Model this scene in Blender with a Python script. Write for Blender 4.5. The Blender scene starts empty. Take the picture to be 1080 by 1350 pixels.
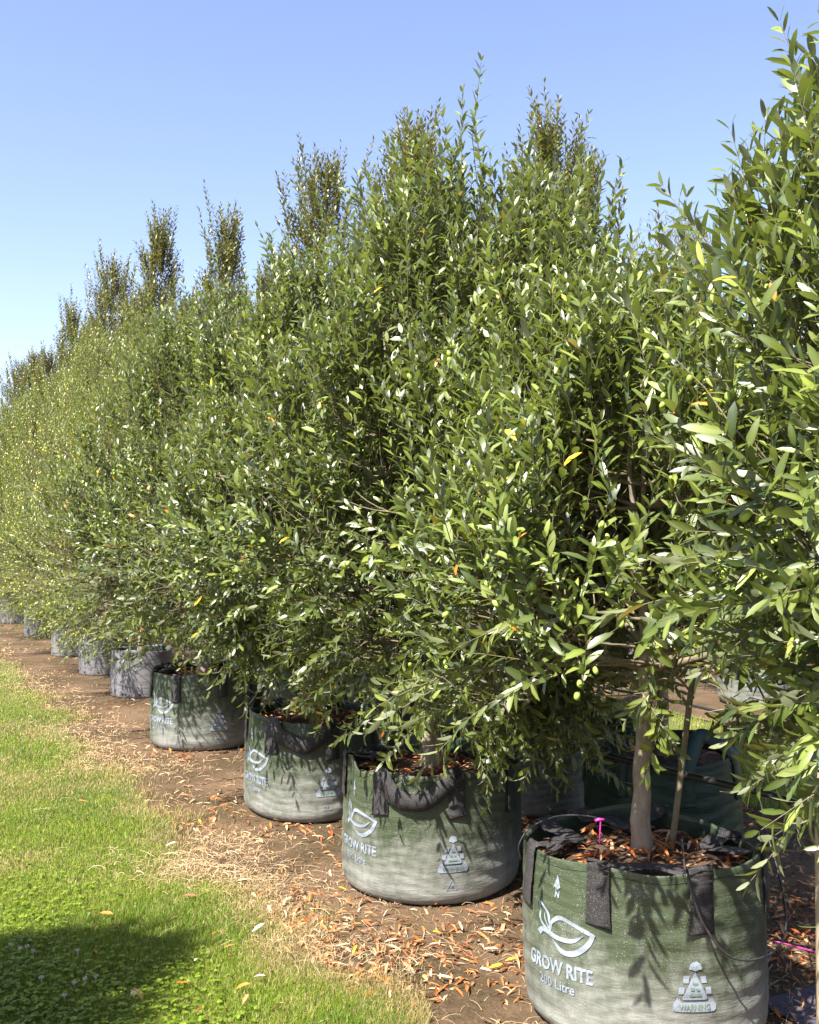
import bpy, bmesh, math, random
import numpy as np
from mathutils import Vector

# ------------------------------------------------------------------ camera, light, exposure
scene = bpy.context.scene
COL = scene.collection
cam_d = bpy.data.cameras.new("camera")
cam = bpy.data.objects.new("camera", cam_d)
COL.objects.link(cam)
scene.camera = cam
cam_d.sensor_fit = 'VERTICAL'
cam_d.sensor_height = 24.0
cam_d.lens = 24.0
cam_d.clip_start = 0.05
cam_d.clip_end = 2000
cam.location = (0, 0, 1.5)
cam.rotation_euler = (math.radians(90 + 1.06), 0, 0)

SUN_EL = math.radians(54)
SUN_H = Vector((-0.66, -0.75, 0)).normalized()          # horizontal direction towards the sun
sun_dir = Vector((SUN_H.x * math.cos(SUN_EL), SUN_H.y * math.cos(SUN_EL), math.sin(SUN_EL)))
sd = bpy.data.lights.new("sun", 'SUN')
sd.energy = 5.0
sd.angle = math.radians(0.5)
sd.color = (1.0, 0.955, 0.88)
so = bpy.data.objects.new("sun", sd)
COL.objects.link(so)
so.rotation_euler = (-sun_dir).to_track_quat('-Z', 'Y').to_euler()

w = bpy.data.worlds.new("World")
scene.world = w
w.use_nodes = True
wn = w.node_tree
bg = wn.nodes['Background']
sky = wn.nodes.new('ShaderNodeTexSky')
sky.sky_type = 'NISHITA'
sky.sun_disc = False
sky.sun_elevation = SUN_EL
sky.sun_rotation = math.atan2(SUN_H.x, SUN_H.y)
sky.air_density = 1.0
sky.dust_density = 1.2
sky.ozone_density = 0.6
tint = wn.nodes.new('ShaderNodeMix')
tint.data_type = 'RGBA'; tint.blend_type = 'MULTIPLY'
tint.inputs[0].default_value = 1.0
tint.inputs[7].default_value = (1.06, .975, 1.07, 1)
wn.links.new(sky.outputs[0], tint.inputs[6])
wn.links.new(tint.outputs[2], bg.inputs[0])
bg.inputs[1].default_value = 0.083
scene.view_settings.view_transform = 'Standard'
scene.view_settings.look = 'None'
scene.view_settings.exposure = 1.8
scene.view_settings.gamma = 1
try:
    scene.cycles.max_bounces = 6
    scene.cycles.transparent_max_bounces = 6
    scene.cycles.caustics_reflective = False
    scene.cycles.caustics_refractive = False
except Exception:
    pass

RNG = np.random.default_rng(7)

# ------------------------------------------------------------------ row coordinates
P0 = np.array([0.744, 3.26])
U = np.array([-0.475, 0.88])          # along the rows, away from the camera
N = np.array([0.88, 0.475])           # across the rows, away from the lawn
def row(s, n):
    p = P0 + U * s + N * n
    return float(p[0]), float(p[1])
def to_sn(x, y):
    rx, ry = x - P0[0], y - P0[1]
    return rx * U[0] + ry * U[1], rx * N[0] + ry * N[1]
def ground_px(px, py):                # a place on the ground seen at this pixel of the photo
    d = 1350 * 1.5 / (py - 700.0)
    return (px - 540) / 1350.0 * d, d

# ------------------------------------------------------------------ object helpers
def link(o, parent=None):
    COL.objects.link(o)
    if parent is not None:
        o.parent = parent
    return o
def tag(o, label=None, cat=None, group=None, kind=None):
    if label: o['label'] = label
    if cat: o['category'] = cat
    if group: o['group'] = group
    if kind: o['kind'] = kind
    return o
def thing(name, label, cat, loc=(0, 0, 0), rz=0.0, group=None):
    o = bpy.data.objects.new(name, None)
    o.empty_display_size = 0.1
    COL.objects.link(o)
    o.location = loc
    o.rotation_euler = (0, 0, rz)
    return tag(o, label, cat, group)
def mesh_np(name, V, faces, mats, cols=None, smooth=False, midx=None):
    V = np.ascontiguousarray(V, dtype=np.float32).reshape(-1, 3)
    if not isinstance(faces, (list, tuple)):
        faces = [faces]
    faces = [np.asarray(f, dtype=np.int32) for f in faces if len(f)]
    me = bpy.data.meshes.new(name)
    me.vertices.add(len(V))
    me.vertices.foreach_set('co', V.ravel())
    li = np.concatenate([f.ravel() for f in faces])
    tot = np.concatenate([np.full(len(f), f.shape[1], np.int32) for f in faces])
    st = np.concatenate([[0], np.cumsum(tot)[:-1]]).astype(np.int32)
    me.loops.add(len(li))
    me.loops.foreach_set('vertex_index', li)
    me.polygons.add(len(tot))
    me.polygons.foreach_set('loop_start', st)
    me.polygons.foreach_set('loop_total', tot)
    if smooth:
        me.polygons.foreach_set('use_smooth', np.ones(len(tot), bool))
    if midx is not None:
        me.polygons.foreach_set('material_index', np.asarray(midx, np.int32))
    if cols is not None:
        a = me.attributes.new('tint', 'FLOAT_COLOR', 'POINT')
        c = np.ones((len(V), 4), np.float32)
        c[:, :3] = cols
        a.data.foreach_set('color', c.ravel())
    for m in (mats if isinstance(mats, (list, tuple)) else [mats]):
        me.materials.append(m)
    me.update(calc_edges=True)
    return me
def obj(name, me, parent=None):
    return link(bpy.data.objects.new(name, me), parent)
def merge(parts):                      # [(V, [faces...])...] -> V, [faces...]
    Vs, Fs, off = [], {}, 0
    for V, fl in parts:
        Vs.append(V)
        for f in fl:
            f = np.asarray(f)
            if len(f):
                Fs.setdefault(f.shape[1], []).append(f + off)
        off += len(V)
    return np.concatenate(Vs), [np.concatenate(f) for f in Fs.values()]
def unit(a):
    return a / np.maximum(np.linalg.norm(a, axis=-1, keepdims=True), 1e-9)
def tubes(P, R, sides):
    P = np.asarray(P, float); R = np.asarray(R, float)
    if P.ndim == 2: P = P[None]; R = R[None]
    n, k, _ = P.shape
    T = unit(np.gradient(P, axis=1))
    m = unit(P[:, -1] - P[:, 0])
    ref = np.where(np.abs(m[:, 2:3]) > 0.8, np.array([[1., 0.1, 0]]), np.array([[0, 0.1, 1.]]))
    A = unit(np.cross(T, ref[:, None, :].repeat(k, 1)))
    B = np.cross(T, A)
    ang = np.linspace(0, 2 * np.pi, sides, endpoint=False)
    ring = (A[:, :, None] * np.cos(ang)[None, None, :, None] + B[:, :, None] * np.sin(ang)[None, None, :, None])
    V = P[:, :, None] + ring * R[:, :, None, None]
    idx = np.arange(n * k * sides).reshape(n, k, sides)
    a = idx[:, :-1, :]; b = idx[:, 1:, :]
    F = np.stack([a, np.roll(a, -1, 2), np.roll(b, -1, 2), b], -1).reshape(-1, 4)
    caps = []
    if sides > 3:
        caps = [idx[:, -1, :].reshape(-1, sides), idx[:, 0, ::-1].reshape(-1, sides)]
        caps = [np.concatenate(caps)]
    return V.reshape(-1, 3), [F] + caps
def catmull(pts, m):
    p = np.asarray(pts, float)
    q = np.vstack([2 * p[0] - p[1], p, 2 * p[-1] - p[-2]])
    out = []
    for i in range(1, len(q) - 2):
        for t in np.linspace(0, 1, m, endpoint=False):
            a, b, c, d = q[i - 1], q[i], q[i + 1], q[i + 2]
            out.append(0.5 * (2 * b + (c - a) * t + (2 * a - 5 * b + 4 * c - d) * t * t + (3 * b - a - 3 * c + d) * t ** 3))
    out.append(p[-1])
    return np.array(out)
def ribbon(path, normals, width, thick):
    """a strap with real thickness along a path; the broad side faces the normals"""
    P = np.asarray(path); Nn = unit(np.asarray(normals))
    T = unit(np.gradient(P, axis=0))
    Wd = unit(np.cross(T, Nn)); Nn = np.cross(Wd, T)
    w2 = np.asarray(width)
    if w2.ndim == 0: w2 = np.full(len(P), float(width))
    w2 = w2[:, None] / 2
    cor = [P - Wd * w2 + Nn * thick / 2, P + Nn * thick * .62, P + Wd * w2 + Nn * thick / 2,
           P + Wd * w2 - Nn * thick / 2, P - Nn * thick * .38, P - Wd * w2 - Nn * thick / 2]
    V = np.stack(cor, 1)
    k = len(P); idx = np.arange(k * 6).reshape(k, 6)
    a, b = idx[:-1], idx[1:]
    F = np.stack([a, np.roll(a, -1, 1), np.roll(b, -1, 1), b], -1).reshape(-1, 4)
    return V.reshape(-1, 3), [F, np.array([idx[0, ::-1], idx[-1]])]

# ------------------------------------------------------------------ material helpers
def mat(name):
    m = bpy.data.materials.new(name)
    m.use_nodes = True
    nt = m.node_tree
    return m, nt, nt.nodes['Principled BSDF'], nt.nodes['Material Output']
def nd(nt, typ, **kw):
    n = nt.nodes.new(typ)
    for k, v in kw.items():
        if k.startswith('i_'):
            key = k[2:].replace('_', ' ')
            n.inputs[int(key) if key.isdigit() else key].default_value = v
        else:
            setattr(n, k, v)
    return n
def ramp(nt, fac, stops):
    r = nt.nodes.new('ShaderNodeValToRGB')
    e = r.color_ramp.elements
    while len(e) < len(stops): e.new(0.5)
    for el, (p, c) in zip(e, stops):
        el.position = p
        el.color = (*c, 1) if len(c) == 3 else c
    nt.links.new(fac, r.inputs[0])
    return r
def mixc(nt, fac, a, b, mode='MIX'):
    m = nt.nodes.new('ShaderNodeMix')
    m.data_type = 'RGBA'; m.blend_type = mode
    for sock, v in ((m.inputs[0], fac), (m.inputs[6], a), (m.inputs[7], b)):
        if isinstance(v, bpy.types.NodeSocket): nt.links.new(v, sock)
        elif isinstance(v, (int, float)): sock.default_value = v
        else: sock.default_value = (*v, 1)
    return m.outputs[2]
def mth(nt, op, a, b=None):
    m = nt.nodes.new('ShaderNodeMath'); m.operation = op
    for s, v in ((m.inputs[0], a), (m.inputs[1], b)):
        if v is None: continue
        if isinstance(v, bpy.types.NodeSocket): nt.links.new(v, s)
        else: s.default_value = v
    return m.outputs[0]
def noise(nt, vec, scale, detail=4, rough=.55, sc=None):
    if sc is not None:
        mp = nd(nt, 'ShaderNodeMapping'); mp.inputs['Scale'].default_value = sc
        nt.links.new(vec, mp.inputs[0]); vec = mp.outputs[0]
    n = nd(nt, 'ShaderNodeTexNoise'); n.inputs['Scale'].default_value = scale
    n.inputs['Detail'].default_value = detail; n.inputs['Roughness'].default_value = rough
    nt.links.new(vec, n.inputs['Vector'])
    return n.outputs['Fac']
def bump(nt, bsdf, h, strength, dist, prev=None):
    b = nd(nt, 'ShaderNodeBump'); b.inputs['Strength'].default_value = strength
    b.inputs['Distance'].default_value = dist
    nt.links.new(h, b.inputs['Height'])
    if prev is not None: nt.links.new(prev, b.inputs['Normal'])
    nt.links.new(b.outputs[0], bsdf.inputs['Normal'])
    return b.outputs[0]
def coord(nt, which='Object'):
    return nd(nt, 'ShaderNodeTexCoord').outputs[which]

def leaf_material(name, under=(0.165, 0.172, 0.10), undermix=0.7, rough=0.42, trans=0.24, tcol=(0.32, 0.40, 0.05), spec=.72):
    m, nt, b, out = mat(name)
    at = nd(nt, 'ShaderNodeAttribute', attribute_name='tint')
    geo = nd(nt, 'ShaderNodeNewGeometry')
    un = mixc(nt, undermix, at.outputs['Color'], under)
    c = mixc(nt, geo.outputs['Backfacing'], at.outputs['Color'], un)
    nt.links.new(c, b.inputs['Base Color'])
    r = mth(nt, 'ADD', mth(nt, 'MULTIPLY', geo.outputs['Backfacing'], 0.25), rough)
    nt.links.new(r, b.inputs['Roughness'])
    b.inputs['Specular IOR Level'].default_value = spec
    t = nd(nt, 'ShaderNodeBsdfTranslucent')
    tc = mixc(nt, 0.6, at.outputs['Color'], tcol)
    nt.links.new(tc, t.inputs['Color'])
    mx = nd(nt, 'ShaderNodeMixShader'); mx.inputs[0].default_value = trans
    nt.links.new(b.outputs[0], mx.inputs[1]); nt.links.new(t.outputs[0], mx.inputs[2])
    nt.links.new(mx.outputs[0], out.inputs['Surface'])
    return m
M = {}
M['leaf'] = leaf_material('olive_leaf')
M['leaf_small'] = leaf_material('small_olive_leaf', under=(0.20, 0.21, 0.10), undermix=.6)
M['leaf_dark'] = leaf_material('dark_glossy_leaf', under=(0.27, 0.23, 0.11), undermix=.65, rough=.4, trans=.2, tcol=(.25, .25, .03))
M['leaf_gum'] = leaf_material('weeping_leaf', under=(0.25, 0.25, 0.08), undermix=.4, trans=.35, tcol=(.4, .38, .05), spec=.4)
M['grass'] = leaf_material('grass_blade', under=(0.2, 0.28, 0.05), undermix=.2, rough=.5, trans=.35, tcol=(.35, .5, .05), spec=.4)
M['straw'] = leaf_material('dry_leaf', under=(0.5, 0.4, 0.25), undermix=.35, rough=.55, trans=.1, tcol=(.6, .4, .15), spec=.3)

def bark(name, c1, c2, sc=30):
    m, nt, b, out = mat(name)
    co = coord(nt)
    f = noise(nt, co, sc, 6, .65, (1, 1, .45))
    f2 = noise(nt, co, 7, 3)
    r = ramp(nt, f, [(.3, c1), (.7, c2)])
    c = mixc(nt, mth(nt, 'MULTIPLY', f2, .5), r.outputs[0], (c1[0] * .8, c1[1] * .85, c1[2] * .8))
    nt.links.new(c, b.inputs['Base Color'])
    b.inputs['Roughness'].default_value = .8
    b.inputs['Specular IOR Level'].default_value = .25
    bump(nt, b, f, .9, .008)
    return m
M['bark'] = bark('olive_bark', (.14, .11, .08), (.36, .29, .225), 22)
M['twig'] = bark('twig_bark', (.13, .11, .065), (.24, .20, .13), 60)
M['timber'] = bark('post_timber', (.28, .21, .13), (.40, .32, .215), 18)

def simple(name, c, rough=.5, spec=.4, vary=.25, sc=20, bumpd=0):
    m, nt, b, out = mat(name)
    f = noise(nt, coord(nt), sc, 4)
    r = ramp(nt, f, [(.3, tuple(x * (1 - vary) for x in c)), (.7, tuple(min(1, x * (1 + vary)) for x in c))])
    nt.links.new(r.outputs[0], b.inputs['Base Color'])
    b.inputs['Roughness'].default_value = rough
    b.inputs['Specular IOR Level'].default_value = spec
    if bumpd: bump(nt, b, f, .7, bumpd)
    return m
M['olive'] = simple('green_olive', (.26, .36, .06), .35, .5, .3, 40)
M['pipe'] = simple('black_pipe', (.02, .018, .018), .4, .5, .4, 60)
M['tube'] = simple('drip_tube', (.03, .026, .03), .45, .5, .4, 60)
M['magenta'] = simple('magenta_plastic', (.45, .03, .24), .4, .5, .15)
M['flower'] = simple('clover_flower', (.52, .48, .42), .8, .1, .15, 200)
def print_material():
    m, nt, b, out = mat('printed_white')
    co = coord(nt)
    f = noise(nt, co, 120, 5, .7); f2 = noise(nt, co, 14, 3)
    f = mth(nt, 'ADD', mth(nt, 'MULTIPLY', f, .65), mth(nt, 'MULTIPLY', f2, .35))
    r = ramp(nt, f, [(.36, (.10, .115, .10)), (.46, (.205, .237, .28)), (.7, (.255, .288, .34))])
    nt.links.new(r.outputs[0], b.inputs['Base Color'])
    b.inputs['Roughness'].default_value = .7
    b.inputs['Specular IOR Level'].default_value = .2
    return m
M['print'] = print_material()
M['print_dark'] = simple('print_gap', (.13, .18, .12), .7, .2, .15, 60)

def bag_material(name, g1, g2, dust, level=.0, weave=True):
    m, nt, b, out = mat(name)
    co = coord(nt)
    sx = nd(nt, 'ShaderNodeSeparateXYZ'); nt.links.new(co, sx.inputs[0])
    big = noise(nt, co, 5, 4, .6)
    streak = noise(nt, co, 30, 4, .6, (1, 1, .5))
    green = ramp(nt, big, [(.3, g1), (.7, g2)]).outputs[0]
    # dust splashed up from the ground: strongest below, uneven edge
    h = mth(nt, 'SUBTRACT', .36 + level, sx.outputs[2])
    h = mth(nt, 'MULTIPLY', h, 2.1)
    h = mth(nt, 'ADD', h, mth(nt, 'MULTIPLY', mth(nt, 'SUBTRACT', streak, .5), .9))
    h = mth(nt, 'ADD', h, mth(nt, 'MULTIPLY', mth(nt, 'SUBTRACT', big, .5), .9))
    hc = nd(nt, 'ShaderNodeClamp'); nt.links.new(h, hc.inputs[0])
    hc.inputs['Max'].default_value = .80; hc.inputs['Min'].default_value = .05
    c = mixc(nt, hc.outputs[0], green, dust)
    fine = noise(nt, co, 260, 2, .6)
    fk = ramp(nt, fine, [(.60, (0, 0, 0)), (.72, (1, 1, 1))]).outputs[0]
    patch = ramp(nt, noise(nt, co, 9, 3), [(.35, (0, 0, 0)), (.65, (.75, .75, .75))]).outputs[0]
    c = mixc(nt, mth(nt, 'MULTIPLY', fk, patch), c, tuple(min(1, x * 1.5) for x in dust))
    nt.links.new(c, b.inputs['Base Color'])
    b.inputs['Roughness'].default_value = .5
    b.inputs['Specular IOR Level'].default_value = .35
    wr = noise(nt, co, 16, 5, .6, (.55, .55, 2.6))
    p = bump(nt, b, wr, .30, .016)
    wr2 = noise(nt, co, 55, 3, .6, (.7, .7, 1.6))
    p = bump(nt, b, wr2, .22, .004, p)
    if weave:
        bump(nt, b, fine, .35, .0015, p)
    return m
M['bag'] = bag_material('green_woven_bag', (.024, .038, .014), (.038, .052, .022), (.255, .255, .235))
M['bag_mesh'] = bag_material('teal_mesh_bag', (.005, .020, .012), (.010, .034, .022), (.05, .078, .066), -.12)
M['pot'] = bag_material('grey_planter_bag', (.115, .112, .12), (.14, .136, .145), (.165, .158, .16), -.05, False)
M['bag_inner'] = simple('bag_lining', (.02, .035, .02), .6, .3, .3, 30)

def webbing():
    m, nt, b, out = mat('black_webbing')
    co = coord(nt)
    f = noise(nt, co, 320, 2, .7)
    r = ramp(nt, f, [(.45, (.012, .011, .012)), (.62, (.035, .031, .03)), (.75, (.22, .2, .17))])
    nt.links.new(r.outputs[0], b.inputs['Base Color'])
    b.inputs['Roughness'].default_value = .75
    bump(nt, b, f, .7, .003)
    return m
M['strap'] = webbing()

def soil_material(name, c1, c2, c3, scale=1.0):
    m, nt, b, out = mat(name)
    co = coord(nt)
    f1 = noise(nt, co, 1.6 * scale, 6, .65)
    f2 = noise(nt, co, 40 * scale, 6, .7)
    f3 = noise(nt, co, 190 * scale, 3, .7)
    c = ramp(nt, f2, [(.3, c1), (.55, c2), (.8, c3)]).outputs[0]
    mo = ramp(nt, f1, [(.42, (.045, .04, .02)), (.62, c3)]).outputs[0]
    c = mixc(nt, .4, c, mo)
    c = mixc(nt, ramp(nt, f3, [(.6, (0, 0, 0)), (.75, (.5, .5, .5))]).outputs[0], c, c3)
    nt.links.new(c, b.inputs['Base Color'])
    b.inputs['Roughness'].default_value = .9
    b.inputs['Specular IOR Level'].default_value = .15
    p = bump(nt, b, f2, .8, .02)
    bump(nt, b, f3, .6, .006, p)
    return m
M['soil'] = soil_material('bare_soil', (.038, .024, .013), (.095, .058, .031), (.21, .14, .085))
M['potting'] = soil_material('potting_mix', (.035, .02, .014), (.09, .05, .035), (.20, .13, .09), 1.3)
M['turf'] = soil_material('turf_base', (.055, .075, .018), (.10, .12, .03), (.20, .17, .07))
M['weedmat'] = soil_material('weed_mat_cloth', (.06, .055, .08), (.10, .09, .13), (.2, .17, .2))

# ------------------------------------------------------------------ ground, lawn
def fbm(x, y, seed=0, f0=1.0, octv=4):
    r = np.random.default_rng(seed); v = np.zeros_like(x); a = 1.0; f = f0
    for _ in range(octv):
        for _ in range(3):
            th = r.uniform(0, 6.28); ph = r.uniform(0, 6.28)
            v += a / 3 * np.sin((x * np.cos(th) + y * np.sin(th)) * f * 6.28 + ph)
        a *= .55; f *= 1.93
    return v
def grid_sheet(fn, ss, ns, flip=False):
    S, Nn = np.meshgrid(ss, ns, indexing='ij')
    V = fn(S, Nn)
    k, l = S.shape
    idx = np.arange(k * l).reshape(k, l)
    F = np.stack([idx[:-1, :-1], idx[1:, :-1], idx[1:, 1:], idx[:-1, 1:]], -1).reshape(-1, 4)
    if flip: F = F[:, ::-1]
    return V.reshape(-1, 3), [F]
g = bpy.data.meshes.new('ground')
g.from_pydata([(-500, -500, 0), (500, -500, 0), (500, 500, 0), (-500, 500, 0)], [], [(0, 1, 2, 3)])
g.materials.append(M['soil'])
tag(obj('ground', g), kind='structure')

def lawn_edge(s):                       # where the grass ends, in row coordinates
    return -.80 + .12 * np.clip((s - 4) / 5, 0, 1) + .06 * np.sin(s * 2.1 + .6) + .04 * np.sin(s * 5.3) + .03 * np.sin(s * 11.7 + 1)
def lawn_fn(S, T):
    e = lawn_edge(S)
    n = e - T * 14.0
    X = P0[0] + U[0] * S + N[0] * n; Y = P0[1] + U[1] * S + N[1] * n
    return np.stack([X, Y, np.full_like(X, .004)], -1)
V, F = grid_sheet(lawn_fn, np.arange(-8, 60, .12), np.linspace(0, 1, 5), True)
tag(obj('lawn', mesh_np('lawn', V, F, M['turf'])), kind='structure')
def path_fn(S, T):
    n = 2.15 + .08 * np.sin(S * 2.3) + T * 1.55
    X = P0[0] + U[0] * S + N[0] * n; Y = P0[1] + U[1] * S + N[1] * n
    return np.stack([X, Y, np.full_like(X, .004)], -1)
V, F = grid_sheet(path_fn, np.arange(-6, 40, .15), np.linspace(0, 1, 4), True)
tag(obj('grass_path', mesh_np('grass_path', V, F, M['turf'])), kind='structure')

def blades(X, Y, H, Wd, colr, rng, lean=.5, z0=.004):
    n = len(X)
    az = rng.uniform(0, 6.283, n); la = rng.uniform(0, 6.283, n)
    ln = np.abs(rng.normal(0, lean, n)) * H
    wx, wy = np.cos(az) * Wd / 2, np.sin(az) * Wd / 2
    lx, ly = np.cos(la) * ln, np.sin(la) * ln
    b = np.stack([X, Y, np.full(n, z0)], -1)
    wv = np.stack([wx, wy, np.zeros(n)], -1)
    mid = b + np.stack([lx * .35, ly * .35, H * .6], -1)
    tip = b + np.stack([lx, ly, H * np.clip(1 - .25 * (ln / H) ** 2, .35, 1)], -1)
    V = np.stack([b - wv, b + wv, mid + wv * .8, mid - wv * .8, tip], 1).reshape(-1, 3)
    i = np.arange(n)[:, None] * 5
    q = i + np.array([[0, 1, 2, 3]]); t = i + np.array([[3, 2, 4]])
    return V, [q, t], np.repeat(colr, 5, 0)
def screen_ground(n, rng, y0=1.9, y1=30, x0=-.62, x1=.5):
    """ground points spread evenly over the part one sees, denser near by"""
    v = rng.uniform(1.5 / y1, 1.5 / y0, n)
    d = 1.5 / v
    return rng.uniform(x0, x1, n) * d, d
def make_grass():
    rng = np.random.default_rng(11)
    x, y = screen_ground(620000, rng, 2.3, 26, -.60, .02)
    s, n = to_sn(x, y)
    e = lawn_edge(s)
    dry = fbm(x, y, 5, .55, 4)
    edge = e - n + .14 * fbm(x, y, 9, .9, 4)
    keep = (edge > -.30) & (rng.random(len(x)) < np.clip(edge * 3.2 + .62, 0.04, 1))
    x, y, s, n, e, dry, edge = (a[keep] for a in (x, y, s, n, e, dry, edge))
    k = len(x)
    h = rng.uniform(.010, .029, k) * (1 + .35 * fbm(x, y, 21, .8, 3)).clip(.5, 1.6)
    wd = .0019 * np.maximum(1, y / 3.6) * rng.uniform(.8, 1.4, k)
    g1 = np.array([.135, .215, .015]); g2 = np.array([.23, .28, .026]); g3 = np.array([.085, .15, .012]); st = np.array([.40, .29, .135])
    t = rng.random(k)[:, None]
    c = g1 * (1 - t) + g2 * t
    dk = (fbm(x, y, 33, .7, 3) > .35)[:, None] & (rng.random(k) < .6)[:, None]
    c = np.where(dk, g3 * (.8 + .6 * t), c)
    pdry = np.clip(.12 + .75 * np.clip(dry - .15, 0, .9) + .9 * np.clip(.24 - edge, 0, .3) / .3, 0, .97)
    isd = rng.random(k) < pdry
    c = np.where(isd[:, None], st * rng.uniform(.65, 1.25, (k, 1)), c)
    c *= rng.uniform(.8, 1.2, (k, 1))
    V, F, C = blades(x, y, h, wd, c, rng, .6)
    tag(obj('grass', mesh_np('grass', V, F, M['grass'], C)), 'short green lawn grass beside the tree row', 'grass', kind='stuff')
    # grass on the path behind
    x, y = screen_ground(90000, rng, 3.5, 16, -.05, .62)
    s, n = to_sn(x, y)
    keep = (n > 2.05 + .1 * np.sin(s * 2)) & (n < 3.75 + .1 * np.sin(s * 3))
    x, y = x[keep], y[keep]; k = len(x)
    t = rng.random((k, 1)); c = g1 * (1 - t) + g2 * t
    isd = rng.random(k) < .2 + .2 * fbm(x, y, 4, .6, 3)
    c = np.where(isd[:, None], st * rng.uniform(.65, 1.25, (k, 1)), c)
    V, F, C = blades(x, y, rng.uniform(.03, .06, k), .0026 * np.maximum(1, y / 3.6), c, rng, .6)
    tag(obj('grass', mesh_np('grass', V, F, M['grass'], C)), 'sunlit grass strip behind the potted rows', 'grass', kind='stuff')
make_grass()

def make_clover():
    rng = np.random.default_rng(12)
    x, y = screen_ground(42000, rng, 2.6, 9, -.60, -.05)
    s, n = to_sn(x, y)
    f = .6 * fbm(x, y, 41, .7, 3) - (y - 4.4) * .5 - np.clip((n + 1.45) * 2.4, -.6, 3) + .18
    keep = (n < lawn_edge(s) - .25) & (rng.random(len(x)) < np.clip(f * .5, 0, .42))
    x, y = x[keep], y[keep]; k = len(x)
    hz = rng.uniform(.016, .036, k); r = rng.uniform(.0045, .0075, k)
    Vs, Fs, Cs, off = [], [], [], 0
    base = rng.uniform(0, 6.28, k)
    col = np.array([.155, .22, .018]) * rng.uniform(.6, 1.35, (k, 1))
    for j in range(3):
        a = base + j * 2.094
        dx, dy = np.cos(a), np.sin(a)
        cx, cy = x + dx * r * .9, y + dy * r * .9
        til = rng.normal(0, .25, (k, 2))
        ring = []
        for q in range(6):
            b = a + q * math.pi / 3
            px = np.cos(b) * r * .85; py = np.sin(b) * r * .85
            ring.append(np.stack([cx + px, cy + py, hz + px * til[:, 0] + py * til[:, 1]], -1))
        Vs.append(np.stack(ring, 1).reshape(-1, 3))
        Fs.append(np.arange(k * 6).reshape(k, 6) + off); off += k * 6
        Cs.append(np.repeat(col, 6, 0))
    tag(obj('clover', mesh_np('clover', np.concatenate(Vs), [np.concatenate(Fs)], M['grass'], np.concatenate(Cs))),
        'bright green clover patch growing through the lawn', 'clover', kind='stuff')
make_clover()

# ------------------------------------------------------------------ leaves as geometry (used for trees and litter)
def leaf_geo(O, D, Nn, L, W, C, rng, fine=True, curl=.12, fold=.18):
    D = unit(D); Wv = unit(np.cross(Nn, D)); Nn = np.cross(D, Wv)
    L = L[:, None]; W = W[:, None]; n = len(O)
    cu = (curl * rng.uniform(.2, 1.6, n))[:, None] * L
    tw = rng.normal(0, .25, (n, 1))
    if fine == 2:
        rows = []
        for t, wf in ((.16, .66), (.48, 1.0), (.80, .74)):
            c = O + D * L * t - Nn * cu * t * t * 2
            wdir = Wv + Nn * tw * t
            s = W * .5 * wf
            rows += [c - wdir * s + Nn * fold * s, c, c + wdir * s + Nn * fold * s]
        tip = O + D * L - Nn * cu * 2
        V = np.stack([O] + rows + [tip], 1)
        i = np.arange(n)[:, None] * 11
        tr = np.concatenate([i + np.array([[0, 1, 2]]), i + np.array([[0, 2, 3]]), i + np.array([[7, 10, 8]]), i + np.array([[8, 10, 9]])])
        q = np.concatenate([i + np.array([[1, 4, 5, 2]]), i + np.array([[2, 5, 6, 3]]), i + np.array([[4, 7, 8, 5]]), i + np.array([[5, 8, 9, 6]])])
        Cv = np.repeat(C[:, None], 11, 1)
        Cv[:, [2, 5, 8]] *= 1.28                       # the paler midrib
        return V.reshape(-1, 3), [tr, q], Cv.reshape(-1, 3)
    if fine:
        rows = []
        for t, wf in ((.28, .88), (.70, .88)):
            c = O + D * L * t - Nn * cu * t * t * 2
            wdir = Wv + Nn * tw * t
            s = W * .5 * wf
            rows += [c - wdir * s + Nn * fold * s, c, c + wdir * s + Nn * fold * s]
        tip = O + D * L - Nn * cu * 2
        V = np.stack([O] + rows + [tip], 1)
        i = np.arange(n)[:, None] * 8
        tr = np.concatenate([i + np.array([[0, 1, 2]]), i + np.array([[0, 2, 3]]), i + np.array([[4, 7, 5]]), i + np.array([[5, 7, 6]])])
        q = np.concatenate([i + np.array([[1, 4, 5, 2]]), i + np.array([[2, 5, 6, 3]])])
        return V.reshape(-1, 3), [tr, q], np.repeat(C, 8, 0)
    c = O + D * L * .48 - Nn * cu * .4
    s = W * .5
    V = np.stack([O, c - Wv * s + Nn * fold * s, c, c + Wv * s + Nn * fold * s, O + D * L - Nn * cu * 1.5], 1)
    i = np.arange(n)[:, None] * 5
    tr = np.concatenate([i + np.array([[0, 1, 2]]), i + np.array([[0, 2, 3]]), i + np.array([[1, 4, 2]]), i + np.array([[2, 4, 3]])])
    return V.reshape(-1, 3), [tr], np.repeat(C, 5, 0)

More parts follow.
